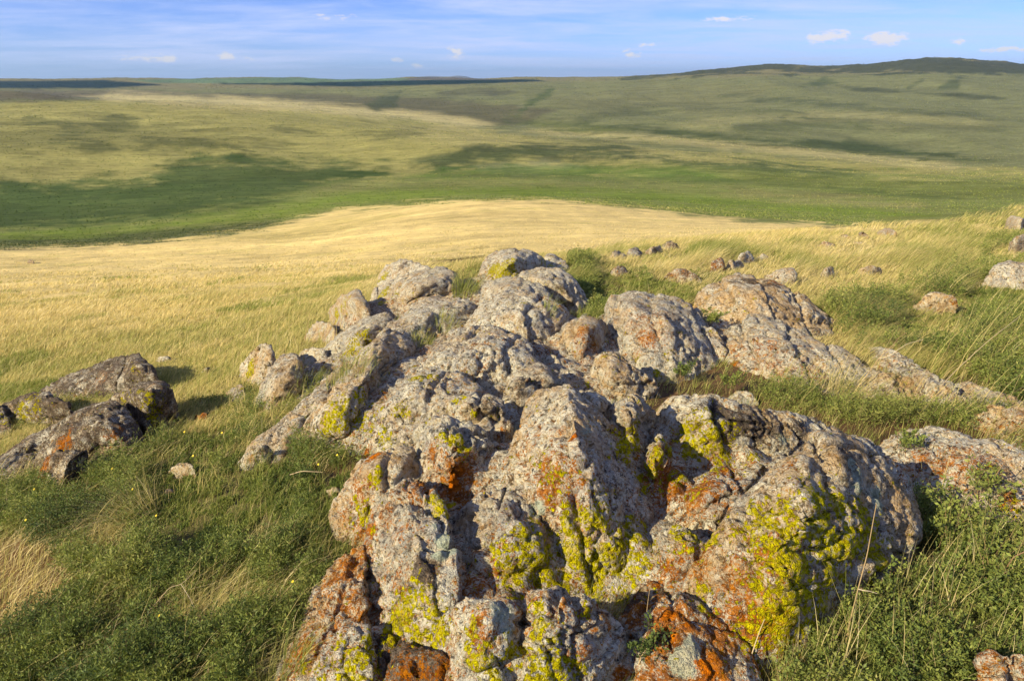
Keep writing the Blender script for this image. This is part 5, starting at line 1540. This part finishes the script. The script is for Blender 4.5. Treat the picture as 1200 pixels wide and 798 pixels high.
def build_light():
    L = bpy.data.lights.new('sun', 'SUN')
    L.energy = 5.0
    L.angle = R(.5)
    L.color = (1, .85, .56)
    o = bpy.data.objects.new('sun', L)
    o.rotation_euler = (-to_sun).to_track_quat('-Z', 'Y').to_euler()
    o.location = (-20, -10, 30)
    COL.objects.link(o)
    w = bpy.data.worlds.new('World')
    sc.world = w
    w.use_nodes = True
    t = NT(w.node_tree)
    sky = t.new('ShaderNodeTexSky', sky_type='NISHITA', sun_disc=False, sun_elevation=SUN_EL, sun_rotation=math.atan2(to_sun.x, to_sun.y))
    sky.altitude = 900
    sky.air_density = 1.0
    sky.dust_density = .35
    sky.ozone_density = 3.0
    d = t.new('ShaderNodeTexCoord').outputs['Generated']
    sx = t.new('ShaderNodeSeparateXYZ')
    t.link(d, sx.inputs[0])
    up = t.math('MAXIMUM', sx.outputs[2], 0.0)
    den = t.math('ADD', up, .06)
    cv = t.new('ShaderNodeCombineXYZ')
    t.link(t.math('DIVIDE', sx.outputs[0], den), cv.inputs[0])
    t.link(t.math('DIVIDE', sx.outputs[1], den), cv.inputs[1])
    mp = t.new('ShaderNodeMapping')
    t.link(cv.outputs[0], mp.inputs[0])
    mp.inputs['Rotation'].default_value = (0, 0, R(12))
    mp.inputs['Scale'].default_value = (.21, .33, 1)
    n1 = t.noise(mp.outputs[0], 1.0, 8, .62, .6)[0]
    n2 = t.noise(mp.outputs[0], 3.6, 9, .7, .5)[0]
    veil = t.step(t.math('ADD', t.math('MULTIPLY', n1, .7), t.math('MULTIPLY', n2, .42)),  .42, .74)
    # blue of the clear sky
    tint = t.mix(1.0, sky.outputs[0], t.mix(t.step(up, 0.0, .25), (.43, .56, 1.06), (.36, .42, .86)), 'MULTIPLY')
    bg1 = t.new('ShaderNodeBackground')
    t.link(tint, bg1.inputs[0])
    bg1.inputs[1].default_value = .10
    # low cumulus: small puffs near the horizon
    azc = t.math('ARCTAN2', sx.outputs[0], sx.outputs[1])
    cm = t.new('ShaderNodeCombineXYZ')
    t.link(azc, cm.inputs[0])
    t.link(t.math('MULTIPLY', sx.outputs[2], 2.4), cm.inputs[1])
    pn = t.noise(cm.outputs[0], 34, 8, .7)[0]
    pn2 = t.noise(cm.outputs[0], 75, 5, .65)[0]
    puff = None
    for (u, v, ru, rv, s) in ((1040, 46, 27, 8, 1.2), (968, 44, 32, 9, .95), (1122, 50, 9, 5, .7), (1180, 58, 26, 4, .9), (180, 68, 32, 6, .7), (142, 70, 10, 6, .5), (268, 67, 14, 6, .6), (295, 70, 16, 4, .55), (535, 62, 16, 9, .7), (490, 77, 10, 4, .8), (466, 70, 9, 4, .6), (740, 63, 14, 7, .7), (755, 52, 28, 5, .45), (850, 22, 40, 4, .6), (400, 20, 40, 5, .4)):
        r = ray(u, v)
        r = r / np.linalg.norm(r)
        az = math.atan2(r[0], r[1])
        dx = t.math('DIVIDE', t.math('SUBTRACT', azc, az), ru / F)
        dz = t.math('DIVIDE', t.math('SUBTRACT', sx.outputs[2], float(r[2])), rv / F)
        q = t.math('SUBTRACT', 1.0, t.math('SQRT', t.math('ADD', t.math('MULTIPLY', dx, dx), t.math('MULTIPLY', dz, dz))))
        q = t.math('MULTIPLY', t.math('MAXIMUM', q, 0.0), s)
        puff = q if puff is None else t.math('MAXIMUM', puff, q)
    pm = t.step(t.math('ADD', puff, t.math('ADD', t.math('MULTIPLY', t.math('SUBTRACT', pn, .5), 2.6), t.math('MULTIPLY', t.math('SUBTRACT', pn2, .5), 1.6))), .18, .72)
    pm = t.math('MULTIPLY', pm, t.step(puff, 0.0, .25))
    bg2 = t.new('ShaderNodeBackground')
    bg2.inputs[0].default_value = (.62, .70, 1.0, 1)
    bg2.inputs[1].default_value = .64
    bg3 = t.new('ShaderNodeBackground')
    bg3.inputs[0].default_value = (1.0, .90, .80, 1)
    bg3.inputs[1].default_value = .60
    m1 = t.new('ShaderNodeMixShader')
    t.link(t.math('MULTIPLY', veil, .85), m1.inputs[0])
    t.link(bg1.outputs[0], m1.inputs[1])
    t.link(bg2.outputs[0], m1.inputs[2])
    m2 = t.new('ShaderNodeMixShader')
    t.link(t.math('MULTIPLY', pm, .75), m2.inputs[0])
    t.link(m1.outputs[0], m2.inputs[1])
    t.link(bg3.outputs[0], m2.inputs[2])
    out = t.new('ShaderNodeOutputWorld')
    t.link(m2.outputs[0], out.inputs[0])
    w.cycles.sampling_method = 'MANUAL'
    w.cycles.sample_map_resolution = 1024

def build_haze():
    x, y0, y1, z0, z1 = 65000, -60, 43000, -230, 420
    V = np.array([[a, b, c] for a in (-x, x) for b in (y0, y1) for c in (z0, z1)], float)
    Fq = np.array([[0, 1, 3, 2], [4, 6, 7, 5], [0, 4, 5, 1], [2, 3, 7, 6], [0, 2, 6, 4], [1, 5, 7, 3]])
    m, t = material('air')
    v = t.new('ShaderNodeVolumePrincipled')
    v.inputs['Color'].default_value = (.44, .68, 1.0, 1)
    v.inputs['Density'].default_value = HAZE
    v.inputs['Anisotropy'].default_value = .2
    out = t.new('ShaderNodeOutputMaterial')
    t.link(v.outputs[0], out.inputs[1])
    o = mesh('haze', V, Fq, m, smooth=False)
    tag(o, kind='stuff')
HAZE = 3.2e-5

def build_camera():
    c = bpy.data.cameras.new('camera')
    c.sensor_width = 36
    c.lens = 24
    c.clip_start = .05
    c.clip_end = 120000
    o = bpy.data.objects.new('camera', c)
    o.rotation_euler = (math.pi / 2 - TH, 0, 0)
    COL.objects.link(o)
    sc.camera = o
    vs = sc.view_settings
    sc.display_settings.display_device = 'sRGB'
    vs.view_transform = 'Standard'
    vs.look = 'None'
    vs.exposure = EXPO
    vs.gamma = 1
    vs.use_curve_mapping = False
    cy = sc.cycles
    cy.max_bounces = 6
    cy.diffuse_bounces = 3
    cy.transmission_bounces = 4
    cy.transparent_max_bounces = 8
    cy.volume_bounces = 0
    cy.use_adaptive_sampling = True
    cy.adaptive_threshold = .02
    cy.use_denoising = DENOISE
    cy.sample_clamp_indirect = 6
EXPO = 0.8
DENOISE = True
import time as _time
_t0 = _time.time()
def _lap(s):
    print('LAP', s, round(_time.time() - _t0, 1), flush=True)
build_ground(); build_steppe_shrubs(); _lap('ground')
build_rocks(); _lap('rocks')
if 'build_plants' in globals():
    build_plants(); _lap('plants')
build_light()
build_haze()
build_camera()
